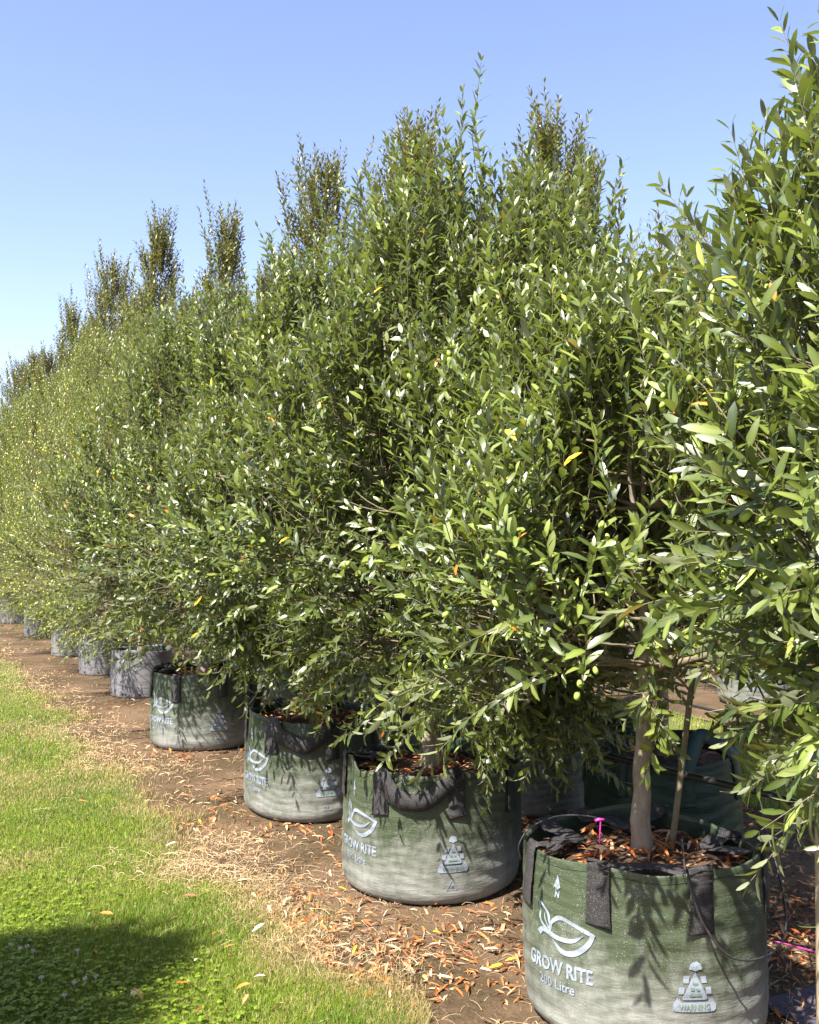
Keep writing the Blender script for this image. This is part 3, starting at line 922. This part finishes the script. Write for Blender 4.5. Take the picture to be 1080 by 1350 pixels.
def tree_data(seed, base, top, low, R, n_shoot=900, L=.055, Wr=.25, shootL=.26, K=9, n_limb=9, n_sub=110, low_w=.45, peak=.35, p=.75,
              clear=None, tr=.035, leaders=14, lead_h=.5, tint=GREENS, yellow=.006, droop=.5, fine=True, hang=False, lean=(0, 0), shift=(0, 0), ell=(1, 1), up0=.0, clump=.78, gaps=None, extra=None, lead_r=1.0):
    rng = np.random.default_rng(seed)
    clear = base + .25 if clear is None else clear
    # trunk
    k = 34
    zt = np.linspace(base - .06, top * .9, k); q = np.linspace(0, 1, k)
    tx = lean[0] * q + .035 * np.sin(q * 7 + rng.uniform(0, 6)) * q; ty = lean[1] * q + .035 * np.sin(q * 6 + rng.uniform(0, 6)) * q
    TP = np.stack([tx, ty, zt], -1)
    TR = tr * (1 - q * .88); TR *= 1 + .05 * np.sin(q * 41 + seed) + rng.normal(0, .03, k); TR[:5] *= np.array([1.5, 1.4, 1.22, 1.1, 1.04])
    cx = lambda h: shift[0] * np.ones_like(h); cy = lambda h: shift[1] * np.ones_like(h)
    def env(n, fmin, fmax, bias=.5, hb=1.0):
        hh = []
        while len(hh) < n:
            c = rng.random(n * 3) ** hb
            ok = rng.random(n * 3) < profile(c, low_w, peak, p) * .85 + .15
            hh.extend(c[ok])
        h = np.array(hh[:n])
        az = rng.uniform(0, 2 * np.pi, n)
        lob = 1 + .16 * np.sin(2 * az + seed) * np.sin(h * 7 + seed) + .12 * np.sin(5 * az + h * 9 + seed * 2)
        f = fmin + (fmax - fmin) * rng.random(n) ** bias
        r = R * profile(h, low_w, peak, p) * f * lob
        return np.stack([r * np.cos(az) * ell[0] + cx(h), r * np.sin(az) * ell[1] + cy(h), low + h * (top - low)], -1), h, az
    # limbs
    tgt, h, az = env(n_limb, .6, .85)
    tgt[:, 2] = np.maximum(tgt[:, 2], clear + .25)
    zs = np.clip(clear + (tgt[:, 2] - clear) * rng.uniform(.05, .5, n_limb), base + .1, top * .7)
    st = np.stack([np.interp(zs, zt, tx), np.interp(zs, zt, ty), zs], -1)
    ctl = st + (tgt - st) * np.array([.62, .62, .28])
    LP = bez(st, ctl, tgt, 9)
    LR = np.linspace(tr * .42, .005, 9)[None].repeat(n_limb, 0)
    nodes = np.concatenate([TP[zt > clear], LP[:, 2:].reshape(-1, 3)])
    def attach(T, nodes, k, rr0, rr1, sag=.25):
        d = np.linalg.norm(T[:, None] - nodes[None], axis=2) + np.clip(nodes[None, :, 2] - T[:, None, 2] + .05, 0, 9) * 1.6
        j = d.argmin(1); A = nodes[j]
        C = A + (T - A) * np.array([.55, .55, .3]) + rng.normal(0, .02, A.shape)
        return bez(A, C, T, k), np.linspace(rr0, rr1, k)[None].repeat(len(T), 0)
    sub, _, _ = env(n_sub, .35, .85, .5)
    ncl = max(12, n_shoot // 20)
    cc, ch, ca = env(ncl, .5, 1.0, .6)
    if extra is not None: cc[:len(extra)] = np.array(extra)
    sub = np.concatenate([sub, cc * np.array([.93, .93, 1]) - np.array([0, 0, .05])])
    SP, SR = attach(sub, nodes, 6, .0065, .0028)
    nodes = np.concatenate([nodes, SP[:, 1:].reshape(-1, 3)])
    # shoots
    tg, h, az = env(n_shoot, .25, 1.0, .42)
    pick = rng.integers(0, ncl, n_shoot)
    inc = rng.random(n_shoot) < clump
    off = rng.normal(0, 1, (n_shoot, 3)) * R * np.array([.085, .085, .11])
    tg = np.where(inc[:, None], cc[pick] + off, tg)
    h = np.where(inc, np.clip((tg[:, 2] - low) / (top - low), 0, 1), h)
    az = np.arctan2((tg[:, 1] - shift[1]) / ell[1], (tg[:, 0] - shift[0]) / ell[0])
    if gaps is not None:
        keep = np.ones(n_shoot, bool)
        for gx, gy, gz, gr in gaps: keep &= np.linalg.norm((tg - np.array([gx, gy, gz])), axis=1) > gr
        tg, h, az = tg[keep], h[keep], az[keep]; n_shoot = len(tg)
    out = np.stack([np.cos(az), np.sin(az), np.zeros(n_shoot)], -1)
    upn = np.clip((h - .06) / .42, 0, 1)
    dz = (-droop + (1.55 + droop) * upn + up0)[:, None] * np.array([[0, 0, 1.]])
    D = unit(out * (1.0 - .62 * upn)[:, None] + dz + rng.normal(0, .30, (n_shoot, 3)))
    SL = shootL * rng.uniform(.55, 1.3, n_shoot)
    if leaders:
        m = leaders
        la = rng.uniform(0, 6.283, m); lr = R * np.sqrt(rng.random(m)) * .62
        hz = rng.uniform(.74, .97, m)
        lr = lr * (1 - hz) / .26 * .8 * lead_r + rng.uniform(0, .1, m) * lead_r
        LT = np.stack([lr * np.cos(la) * ell[0] + shift[0], lr * np.sin(la) * ell[1] + shift[1], low + hz * (top - low)], -1)
        tg = np.concatenate([tg, LT])
        D = np.concatenate([D, unit(np.stack([np.cos(la) * .22, np.sin(la) * .22, np.ones(m)], -1) + rng.normal(0, .08, (m, 3)))])
        SL = np.concatenate([SL, rng.uniform(.5, 1.1, m) * lead_h])
        h = np.concatenate([h, hz])
        n_shoot += m
    if hang:
        D = unit(D * np.array([1, 1, .1]) + np.array([0, 0, -.9]))
    bend = np.where(h < .3, -1., .6) * .10
    if hang: bend[:] = -.25
    def along(t):
        return tg[:, None] + D[:, None] * (SL[:, None] * t)[..., None] + (bend[:, None] * SL[:, None] * t * t)[..., None] * np.array([0, 0, 1.])
    tw, twr = attach(tg, nodes, 5, .0028, .0018)
    ext = along(np.array([[.35, .7, .97]]).repeat(n_shoot, 0))
    WP = np.concatenate([tw, ext], 1)
    WR = np.concatenate([twr, np.array([[.0016, .0012, .0007]]).repeat(n_shoot, 0)], 1)
    # leaves in opposite pairs, each pair a quarter turn on from the last
    kk = np.maximum(4, np.round(K * SL / shootL)).astype(int)
    si = np.repeat(np.arange(n_shoot), kk)
    tt = np.concatenate([np.linspace(.02, .98, c) for c in kk]); no = np.concatenate([np.arange(c) for c in kk])
    n1 = len(si)
    Dn = unit(D[si] + np.stack([np.zeros(n1), np.zeros(n1), 2 * bend[si] * tt], -1))
    P = tg[si] + D[si] * (SL[si] * tt)[:, None] + np.stack([np.zeros(n1), np.zeros(n1), bend[si] * SL[si] * tt * tt], -1)
    ref = unit(np.cross(Dn, np.array([[.3, .2, 1.]]))); ref2 = np.cross(Dn, ref)
    roll = rng.uniform(0, 6.28, n_shoot)[si] + no * 1.571 + rng.normal(0, .25, n1)
    O, LD, LN, LL, LC = [], [], [], [], []
    shade = rng.uniform(.8, 1.25, n_shoot)[si]
    for sg in (0, math.pi):
        a = roll + sg
        per = ref * np.cos(a)[:, None] + ref2 * np.sin(a)[:, None]
        opn = np.clip(rng.normal(.80, .22, n1) - .35 * tt, .15, 1.3)
        ld = Dn * np.cos(opn)[:, None] + per * np.sin(opn)[:, None]
        ld = ld + rng.normal(0, .10, (n1, 3))
        if hang: ld = ld + np.array([0, 0, -.8])
        ln = Dn * np.sin(opn)[:, None] - per * np.cos(opn)[:, None]
        ln = ln + np.array([0, 0, .35]) * np.clip(1.1 - h[si], .1, 1)[:, None] + rng.normal(0, .18, (n1, 3))
        O.append(P + per * .002); LD.append(unit(ld)); LN.append(ln)
        LL.append(L * rng.uniform(.72, 1.2, n1) * (1 - .35 * np.clip(tt - .7, 0, 1) / .3) * (.75 + .25 * np.clip(tt / .2, 0, 1)))
        c = tint[rng.integers(0, len(tint), n1)] * (shade * rng.uniform(.8, 1.2, n1))[:, None]
        yl = rng.random(n1)
        c = np.where((yl < yellow)[:, None], np.array([.62, .44, .02]) * rng.uniform(.8, 1.1, (n1, 1)), c)
        c = np.where(((yl > yellow) & (yl < yellow * 1.6))[:, None], np.array([.50, .20, .03]), c)
        c = np.where(((yl > .93) & (tt > .6))[:, None], c * np.array([1.6, 1.5, 1.3]), c)
        LC.append(c)
    O, LD, LN, LL, LC = (np.concatenate(a) for a in (O, LD, LN, LL, LC))
    W = LL * Wr * rng.uniform(.8, 1.2, len(LL))
    crown = leaf_geo(O, LD, LN, LL, W, LC, rng, fine, .14)
    return dict(trunk=(TP, TR), limbs=(LP, LR), subs=(SP, SR), twigs=(WP, WR), crown=crown, shoots=(tg, D, SL, h), rng=rng)

def tree_meshes(td, leafmat, bark_mat='bark', name='olive'):
    V, F = tubes(*td['trunk'], 12)
    V = V + (.004 * np.sin(V[:, 2] * 40)[:, None] * np.array([1, .5, 0]))
    tm = mesh_np('trunk', V, F, M[bark_mat], None, True)
    V, F = merge([tubes(*td['limbs'], 7), tubes(*td['subs'], 5), tubes(*td['twigs'], 3)])
    bm = mesh_np('branches', V, F, M['twig'], None, True)
    V, F, C = td['crown']
    cm = mesh_np('crown', V, F, M[leafmat], C, True)
    return tm, bm, cm
def fruit_points(td, n_cl, hmax=.8, side=None, per=(2, 5)):
    tg, D, SL, h = td['shoots']; rng = td['rng']
    ok = np.where(h < hmax)[0]
    if side is not None:
        rad = unit(tg[ok] * np.array([1, 1, 0.]))
        ok = ok[(rad @ np.array([side[0], side[1], 0.])) > .45]
    rr = np.linalg.norm(tg[ok][:, :2], axis=1) * (1 if side is None else np.clip(unit(tg[ok] * np.array([1, 1, 0.])) @ np.array([side[0], side[1], 0.]), 0, 1)) + .2 * rng.random(len(ok))
    if side is not None: ok = ok[np.argsort(-rr)[:max(n_cl * 3, 20)]]
    ids = rng.choice(ok, min(n_cl, len(ok)), replace=False)
    P = []
    for i in ids:
        for _ in range(rng.integers(per[0], per[1])):
            t = rng.uniform(.05, .7)
            P.append(tg[i] + D[i] * SL[i] * t + rng.normal(0, .012, 3) + np.array([0, 0, -.018]))
    return np.array(P)
def plant_tree(name, label, cat, x, y, meshes, rz=0.0, group=None, scale=1.0):
    t = thing(name, label, cat, (x, y, 0), rz, group)
    if scale != 1.0: t.scale = (scale,) * 3
    for nm, me in zip(('trunk', 'branches', 'crown'), meshes):
        obj(nm, me, t)
    return t
def add_olives(t, td, n_cl, side, limit=100, hmax=.8):
    P = fruit_points(td, n_cl, hmax, side)[:limit]
    for p in P:
        o = obj('olive', OLIVE, t)
        o.location = p; o.rotation_euler = td['rng'].normal(0, .35, 3); s = td['rng'].uniform(.95, 1.3); o.scale = (s, s, s)
def add_fruit_mass(t, td, n_cl, r, mtl, side=None, hmax=.95):
    P = fruit_points(td, n_cl, hmax, side)
    sc = td['rng'].uniform(.75, 1.25, len(P))[:, None, None] * r
    V = (OV[None] * sc + P[:, None]).reshape(-1, 3)
    F = (OF[None] + (np.arange(len(P)) * len(OV))[:, None, None]).reshape(-1, 4)
    me = mesh_np('fruit', V, [F], mtl, None, True)
    tag(obj('fruit', me, t), kind='stuff')
    return me
M['berry'] = simple('yellow_green_fruit', (.56, .50, .05), .4, .4, .3, 30)
CAMDIR = lambda x, y: tuple((-np.array([x, y]) / math.hypot(x, y)).tolist())

# --- the four green bags of the front row, nearest first
B1 = (0.735, 3.26); B2 = (0.095, 4.46); B3 = (-0.54, 5.63); B4 = (-1.455, 7.33); B0 = (1.46, 2.10)
grow_bag(*B1, 101, -56, 'nearest green grow bag with black straps folded inside and a slim trunk', {'AB': 'in', 'EF': 'in', 'GH': 'in', 'DC': 'in'}, [(-60, 14, .012, .0), (110, 18, .02, .01)], R=.356)
grow_bag(*B2, 102, -55, 'green grow bag with a strap hanging down outside in shadow', {'AB': 'out', 'EF': 'in', 'GH': 'low', 'DC': 'in'}, [(-12, 9, .028, -.012), (3, 10, -.012, .004), (-35, 16, .02, .0)])
grow_bag(*B3, 103, -48, 'green grow bag with grey dusty foot, third from the front', {'AB': 'out', 'EF': 'low', 'GH': 'in', 'DC': 'up'}, [(-20, 12, .02, -.01)])
grow_bag(*B4, 104, -42, 'green grow bag next to the grey planter bags', {'AB': 'in', 'EF': 'in', 'GH': 'in', 'DC': 'in'}, [(-15, 20, .015, 0)])

TP_ = dict(
    t0=dict(seed=20, base=.45, top=3.05, low=1.06, R=.79, n_shoot=2000, L=.066, Wr=.265, shootL=.27, K=10, low_w=.5, peak=.42, p=.72, clear=.9, leaders=26, lead_h=.45, yellow=.006, droop=.3, fine=2,
            gaps=[(-.79, 0, 1.18, .22), (-.89, -.3, 1.25, .18), (-.70, .3, 1.15, .24), (-.6, .5, 1.1, .22)]),
    t1=dict(seed=21, base=.46, top=2.12, low=1.0, R=.72, n_shoot=1250, L=.063, Wr=.275, shootL=.26, K=9, low_w=.6, peak=.4, p=.6, clear=1.0, tr=.034, leaders=9, lead_h=.55, yellow=.006, droop=.2, fine=2,
            gaps=[(.295, 0, 1.05, .20), (.18, -.36, 1.1, .18), (.4, .35, 1.0, .20)]),
    t2=dict(seed=22, base=.46, top=2.86, low=.90, R=.86, n_shoot=2600, L=.060, Wr=.31, shootL=.27, K=9, low_w=.6, peak=.44, p=.42, clear=.75, tr=.042, leaders=80, lead_h=.5, lead_r=1.9, yellow=.004, droop=.5, shift=(.16, .02), extra=[(.36, -.36, .76), (.48, -.22, .80), (.25, -.5, .86), (.42, -.42, .9)]),
    t3=dict(seed=23, base=.46, top=2.72, low=.92, R=.86, n_shoot=2300, L=.056, Wr=.31, shootL=.27, K=9, low_w=.55, peak=.38, p=.55, clear=.7, tr=.046, leaders=36, lead_h=.5, yellow=.004, droop=.6),
    t4=dict(seed=24, base=.46, top=2.92, low=.88, R=.95, n_shoot=2300, L=.054, Wr=.31, shootL=.27, K=9, low_w=.6, peak=.35, p=.58, clear=.7, tr=.045, leaders=36, lead_h=.5, yellow=.004, droop=.6),
)
for key, pos, lab, ncl in (
        ('t0', B0, 'large leaved olive tree hung with green olives beside the timber post', 60),
        ('t1', B1, 'slim trunked olive tree growing from the nearest grow bag', 60),
        ('t2', B2, 'tall bushy olive tree growing from the bag with the hanging strap', 60),
        ('t3', B3, 'dense olive tree in the third green bag, foliage spilling over it', 30),
        ('t4', B4, 'spreading olive tree whose leaves hang over the last green bag', 0)):
    td = tree_data(**TP_[key])
    t = plant_tree('olive_tree', lab, 'tree', pos[0], pos[1], tree_meshes(td, 'leaf'), 0, 'olive trees of the front row')
    if ncl: add_olives(t, td, ncl, CAMDIR(*pos) if key != 't0' else (-.94, -.34), hmax=.75 if key != 't0' else .6)
    else: add_fruit_mass(t, td, 60, 1.0, M['olive'], CAMDIR(*pos))

# --- grey planter bags with small leaved trees, further along the front row
def pot_meshes(seed):
    b = Bag(.27, .42, seed, [], hard=True, soil=.05)
    V, F, mi = b.wall()
    wm = mesh_np('bag_wall', V, F, [M['pot'], M['bag_inner']], None, True, mi)
    V, F = b.soil_disc(); sm = mesh_np('soil', V, F, M['potting'], None, True)
    hs = []
    for k in range(10):
        th = k * .628 + .2
        p = b.pt(np.array(th), np.array(.035), .001)
        a = np.linspace(0, 6.283, 8, endpoint=False)
        V = np.stack([b.pt(th + .011 / .27 * np.cos(q), .035 + .011 * np.sin(q), .002) for q in a])
        hs.append((V, [np.arange(8)[None]]))
    V, F = merge(hs)
    return wm, sm, mesh_np('drain_hole', V, F, M['bag_inner'])
PM = [pot_meshes(s) for s in (301, 302)]
small = []
for sd_, hgt in ((31, 3.25), (32, 3.45), (33, 3.1)):
    td = tree_data(seed=sd_, base=.38, top=hgt, low=.56, R=.95, n_shoot=2000, L=.044, Wr=.27, shootL=.26, K=10, low_w=.55, peak=.35, p=.6, tr=.03,
                   leaders=24, lead_h=.4, tint=SMALLG, yellow=.004, fine=False, droop=.5)
    P = fruit_points(td, 300, .85); sc = td['rng'].uniform(.7, 1.2, len(P))[:, None, None]
    V = (OV[None] * sc + P[:, None]).reshape(-1, 3); F = (OF[None] + (np.arange(len(P)) * len(OV))[:, None, None]).reshape(-1, 4)
    small.append((tree_meshes(td, 'leaf_small'), mesh_np('fruit', V, [F], M['berry'], None, True)))
POTS = [(6.97, .115, 0, 0, 1.0), (8.6, .13, 1, 2.1, 1.0), (10.4, .14, 2, 4.0, 1.02), (12.9, .18, 0, 2.7, 1.05), (15.4, .15, 1, 5.0, 1.0), (17.9, .15, 2, .8, 1.03), (20.4, .15, 0, 1.6, 1.05), (23.0, .15, 1, 3.5, 1.0)]
ORD = ['dappled with leaf shadow, right behind the last green bag', 'pale and sunlit, the second one beyond the green bags', 'half hidden under low leaves, third beyond the green bags',
       'pale, fourth beyond the green bags, before the grass ends', 'fifth beyond the green bags, low sprigs over it', 'sixth beyond the green bags, at the edge of the photo', 'seventh beyond the green bags', 'eighth beyond the green bags']
for i, (s, n, v, rz, sc) in enumerate(POTS):
    x, y = row(s, n)
    t = thing('planter_bag', 'grey planter bag ' + ORD[i], 'planter', (x, y, 0), i * 1.1, 'grey planter bags')
    wm, sm, hm = PM[i % 2]
    obj('bag_wall', wm, t); obj('soil', sm, t); obj('drain_holes', hm, t)
    mm, fm = small[v]
    t = plant_tree('olive_tree', ['fine leaved olive tree with yellow fruit in the planter nearest the green bags', 'fine leaved olive tree in the second grey planter, dotted with yellow fruit',
        'fine leaved olive tree in the third grey planter, sprigs reaching the grass', 'fine leaved olive tree in the fourth grey planter', 'fine leaved olive tree in the fifth grey planter',
        'fine leaved olive tree in the sixth grey planter', 'fine leaved olive tree in the seventh grey planter', 'fine leaved olive tree in the eighth grey planter'][i], 'tree', x, y, mm, rz, 'fine leaved trees in grey planters', sc)
    tag(obj('fruit', fm, t), kind='stuff')

# --- second row: taller dark trees
dark = []
for sd_, hgt, Rr, ns in ((41, 4.4, .66, 1500), (42, 4.4, .60, 1500), (43, 4.4, .72, 1700), (44, 2.75, .62, 800), (45, 4.4, .50, 1150), (46, 4.4, .80, 1600)):
    td = tree_data(seed=sd_, base=.45, top=hgt - .2, low=1.0 if hgt > 3 else 1.2, R=Rr, n_shoot=ns, L=.054, Wr=.34, shootL=.26, K=11, low_w=.5, clump=.35, peak=.22, p={42: .62, 45: 1.0, 46: .85}.get(sd_, .85), tr=.03, clear=1.1,
                   leaders={42: 34, 45: 10}.get(sd_, 24), lead_h={45: .55, 46: .6}.get(sd_, .5), tint=DARKS, yellow=.002, fine=False, droop=.1, up0=.3)
    dark.append(tree_meshes(td, 'leaf_dark', 'timber'))
ROW2 = [(1.13, 2.75), (1.95, 3.75), (3.5, 4.3), (5.0, 4.5), (6.3, 3.9), (7.6, 4.85), (8.9, 4.2), (10.2, 5.5), (11.5, 4.7), (12.8, 5.5), (14.4, 4.9), (16.2, 5.6), (18.2, 5.0), (20.2, 5.3), (22.5, 5.4)]
LAB2 = ['in the teal bag behind the slim trunk', 'with tips above the tall bushy olive', 'with thin spire at the sky left of the bushy crown',
        'with lone broad cone against open sky', 'low between the cone and the twin spires', 'with narrow spire right of the tallest top', 'tucked between two taller spires', 'with the broadest dark top above the fine leaved trees',
        'low top beside the broad dark one', 'with slender spire left of the broad dark top', 'between slender spire and leftmost top', 'with leftmost clear top above the row', 'far off near the end of the row', 'next to last in the row', 'last in the row']
for i, (s, hgt) in enumerate(ROW2):
    x, y = row(s, 1.10)
    plant_tree('evergreen_tree', 'dark narrow evergreen tree ' + LAB2[i], 'tree', x, y, dark[(0, 1, 2, 5, 0, 4, 1, 4, 2, 5, 0, 4, 1, 2, 5, 0)[i % 16]] if i > 0 else dark[3], i * 2.3, 'dark tall trees of the second row', hgt / 4.4 if i > 0 else 1.0)
for s, lab, kind in ((1.13, 'teal mesh bag with stiff handles behind the slim trunk', 'bag_mesh'), (2.2, 'grey green bag in shade right of the bushy olive', 'bag'),
                     (3.7, 'dark green bag hidden behind the third bag', 'bag'), (5.0, 'small teal bag glimpsed between two trunks', 'bag_mesh'), (6.3, 'green bag deep in shade behind the last green bag', 'bag')):
    x, y = row(s, 1.10)
    grow_bag(x, y, 150 + int(s * 10), -20 if kind == 'bag_mesh' else 40, lab, {'AB': 'up', 'GH': 'up', 'DC': 'up'} if kind == 'bag_mesh' else {'AB': 'in', 'GH': 'in'}, mulch=60, marks=False, mtl=kind, group='bags of the second row', H=.50, R=.36)

# --- third row beyond the grass path
t, _ = grow_bag(3.05, 9.0, 171, -20, 'green printed bag beyond the grass strip', {'DC': 'up', 'AB': 'in'}, litres='180 Litre', R=.34, H=.56, mulch=40, group='bags beyond the grass strip')
far = []
for sd_ in (81, 82):
    td = tree_data(seed=sd_, base=.38, top=2.9, low=1.0, R=.85, n_shoot=1100, L=.05, Wr=.27, shootL=.26, K=10, low_w=.55, peak=.35, p=.6, tr=.03, leaders=16, lead_h=.4, tint=SMALLG, fine=False, droop=.3)
    far.append(tree_meshes(td, 'leaf_small'))
ROW3 = [(-2.2, .3), (-.6, 1.7), (1.0, 3.1), (2.6, 4.4), (4.2, 5.2), (6.0, .9), (7.6, 2.2), (9.2, 3.9), (11.0, 1.2)]
for i, (s, rz) in enumerate(ROW3):
    x, y = row(s, 5.0) if i != 3 else (3.05, 9.0)
    mm = far[i % 2]
    plant_tree('olive_tree', 'olive tree beyond the grass strip, ' + ['nearest to the camera', 'behind the timber post', 'behind the big leaved olive', 'growing from the distant printed bag', 'just past the distant printed bag',
        'behind the slim trunk', 'second past the slim trunk', 'third past the slim trunk', 'last to be seen'][i], 'tree', x, y, mm, rz, 'olive trees beyond the grass strip', .95)
    if i != 3:
        t = thing('planter_bag', 'grey planter bag beyond the grass strip, ' + ['nearest', 'behind the post', 'behind the big leaved olive', '', 'past the printed bag', 'behind the slim trunk', 'second past the slim trunk', 'third past the slim trunk', 'last'][i], 'planter', (x, y, 0), i, 'grey planter bags beyond the grass strip')
        wm, sm, hm = PM[i % 2]
        obj('bag_wall', wm, t); obj('soil', sm, t); obj('drain_holes', hm, t)
td = tree_data(seed=61, base=0, top=5.3, low=2.2, R=1.15, n_shoot=620, L=.085, Wr=.16, shootL=.5, K=10, low_w=.6, peak=.5, p=.5, tr=.06, clear=1.8, leaders=0, tint=GUMS, yellow=0, fine=False, hang=True)
plant_tree('weeping_tree', 'weeping yellow green tree far behind with hanging narrow leaves', 'tree', 2.95, 12.0, tree_meshes(td, 'leaf_gum'))

# --- a nursery tree on the other side of the lawn; its shadow falls on the grass
td = tree_data(seed=71, base=.4, top=2.68, low=.9, R=.60, n_shoot=2000, L=.062, shootL=.26, K=9, low_w=.5, peak=.45, p=.5, tr=.03, leaders=10, fine=False)
plant_tree('olive_tree', 'olive tree across the lawn whose shadow falls on the grass', 'tree', -2.40, 2.05, tree_meshes(td, 'leaf'))
t = thing('planter_bag', 'grey planter bag across the lawn', 'planter', (-2.40, 2.05, 0), 0)
obj('bag_wall', PM[0][0], t); obj('soil', PM[0][1], t); obj('drain_holes', PM[0][2], t)

# ------------------------------------------------------------------ post, stakes, irrigation
def bar(name, p0, p1, r0, r1, mtl, label, cat, sides=10):
    p0, p1 = np.array(p0, float), np.array(p1, float)
    q = np.linspace(0, 1, 10)[:, None]
    V, F = tubes(p0 + (p1 - p0) * q, np.linspace(r0, r1, 10), sides)
    o = obj(name, mesh_np(name, V - p0, F, mtl, None, sides > 6))
    o.location = p0
    return tag(o, label, cat)
bar('timber_post', (1.10, 2.70, -.2), (1.095, 2.70, 1.86), .034, .032, M['timber'], 'pale timber post standing at the right edge of the photo', 'post', 12)
bar('stake', (.835, 3.32, .40), (1.02, 3.36, 1.75), .011, .010, M['twig'], 'thin wooden stake leaning beside the slim trunk', 'stake', 8)
bar('stake', (-.64, 6.45, 0), (-.63, 6.45, 1.6), .05, .05, M['timber'], 'broad pale stake behind the third green bag', 'stake', 4)

s_ = np.linspace(-4, 16, 41)
Pp = np.array([[*row(s, .55), .60 - .04 * abs(math.sin(s * 1.2))] for s in s_])
V, F = tubes(Pp, np.full(len(Pp), .0125), 10)
tag(obj('irrigation_pipe', mesh_np('irrigation_pipe', V, F, M['pipe'], None, True)), 'black irrigation pipe running past the slim trunk', 'pipe')
Pp = np.array([[*row(s, 3.62), .13 - .03 * abs(math.sin(s * .8))] for s in s_])
V, F = tubes(Pp, np.full(len(Pp), .0125), 10)
tag(obj('irrigation_pipe', mesh_np('irrigation_pipe', V, F, M['pipe'], None, True)), 'black irrigation pipe low along the far side of the grass strip', 'pipe')
for s in (-1.5, 3.1, 7.2):
    x, y = row(s, .575)
    bar('pipe_support', (x, y, 0), (x, y, .66), .012, .012, M['timber'], 'short wooden peg holding the irrigation pipe ' + {-1.5: 'near the timber post', 3.1: 'behind the third green bag', 7.2: 'behind the planters'}[s], 'peg', 6)
def cable(name, pts, r, mtl, label, cat, m=8):
    P = catmull(pts, m)
    V, F = tubes(P, np.full(len(P), r), 6)
    return tag(obj(name, mesh_np(name, V, F, mtl, None, True)), label, cat)
def wp(px, py, d):                      # a point at this depth along the view through a pixel of the photo
    return ((px - 540) / 1350 * d, d, 1.5 - (py - 700) / 1350 * d)
cable('drip_tube', [wp(1000, 1052, 3.45), wp(1010, 1100, 3.4), wp(1024, 1150, 3.3), wp(1033, 1210, 3.15), wp(1022, 1245, 3.02), wp(990, 1261, 2.90), wp(955, 1254, 2.85), wp(925, 1215, 2.84), wp(908, 1170, 2.85), wp(900, 1135, 2.90), wp(897, 1105, 3.05)], .0032, M['tube'], 'black drip tube looping over the right front of the nearest bag', 'tube')
cable('drip_tube', [wp(800, 1082, 3.32), wp(775, 1074, 3.3), wp(735, 1074, 3.28), wp(700, 1088, 3.25), wp(684, 1110, 3.24), wp(686, 1130, 3.28)], .0032, M['tube'], 'black drip tube arching out over the left rim of the nearest bag', 'tube')
cable('drip_tube', [wp(375, 870, 6.0), wp(365, 885, 5.95), wp(372, 905, 5.85), wp(390, 915, 5.75)], .003, M['tube'], 'black drip tube dropping into the third bag', 'tube')
def dripper(px, py, d, label):
    x, y, z = wp(px, py, d)
    o = bar('drip_stake', (x, y, z - .05), (x + .004, y, z + .028), .0022, .0028, M['magenta'], label, 'dripper', 6)
    V, F = tubes(np.array([[-.014, 0, .074], [0, 0, .078], [.016, 0, .078]]), np.array([.005, .006, .003]), 6)
    me = mesh_np('nozzle', V, F, M['magenta'], None, True)
    obj('nozzle', me, o)
dripper(789, 1090, 3.25, 'magenta dripper stake in the nearest bag')
dripper(578, 1000, 4.35, 'magenta dripper stake beside the trunk in the bag with the hanging strap')
cable('string', [wp(1014, 1236, 3.05), wp(1040, 1242, 3.02), wp(1075, 1252, 2.95), wp(1110, 1262, 2.9)], .0022, M['magenta'], 'magenta string on the ground between the nearest bag and the post', 'string')

# woven ground mat right of the nearest bag
def mat_fn(S, T):
    X = P0[0] + U[0] * S + N[0] * T; Y = P0[1] + U[1] * S + N[1] * T
    return np.stack([X, Y, .006 + .004 * np.sin(S * 9) * np.sin(T * 13 + 1)], -1)
V, F = grid_sheet(mat_fn, np.linspace(-1.6, -.15, 24), np.linspace(.32, 1.2, 16), True)
tag(obj('weed_mat', mesh_np('weed_mat', V, F, M['weedmat'], None, True)), 'dark woven ground mat in shade right of the nearest bag', 'mat')
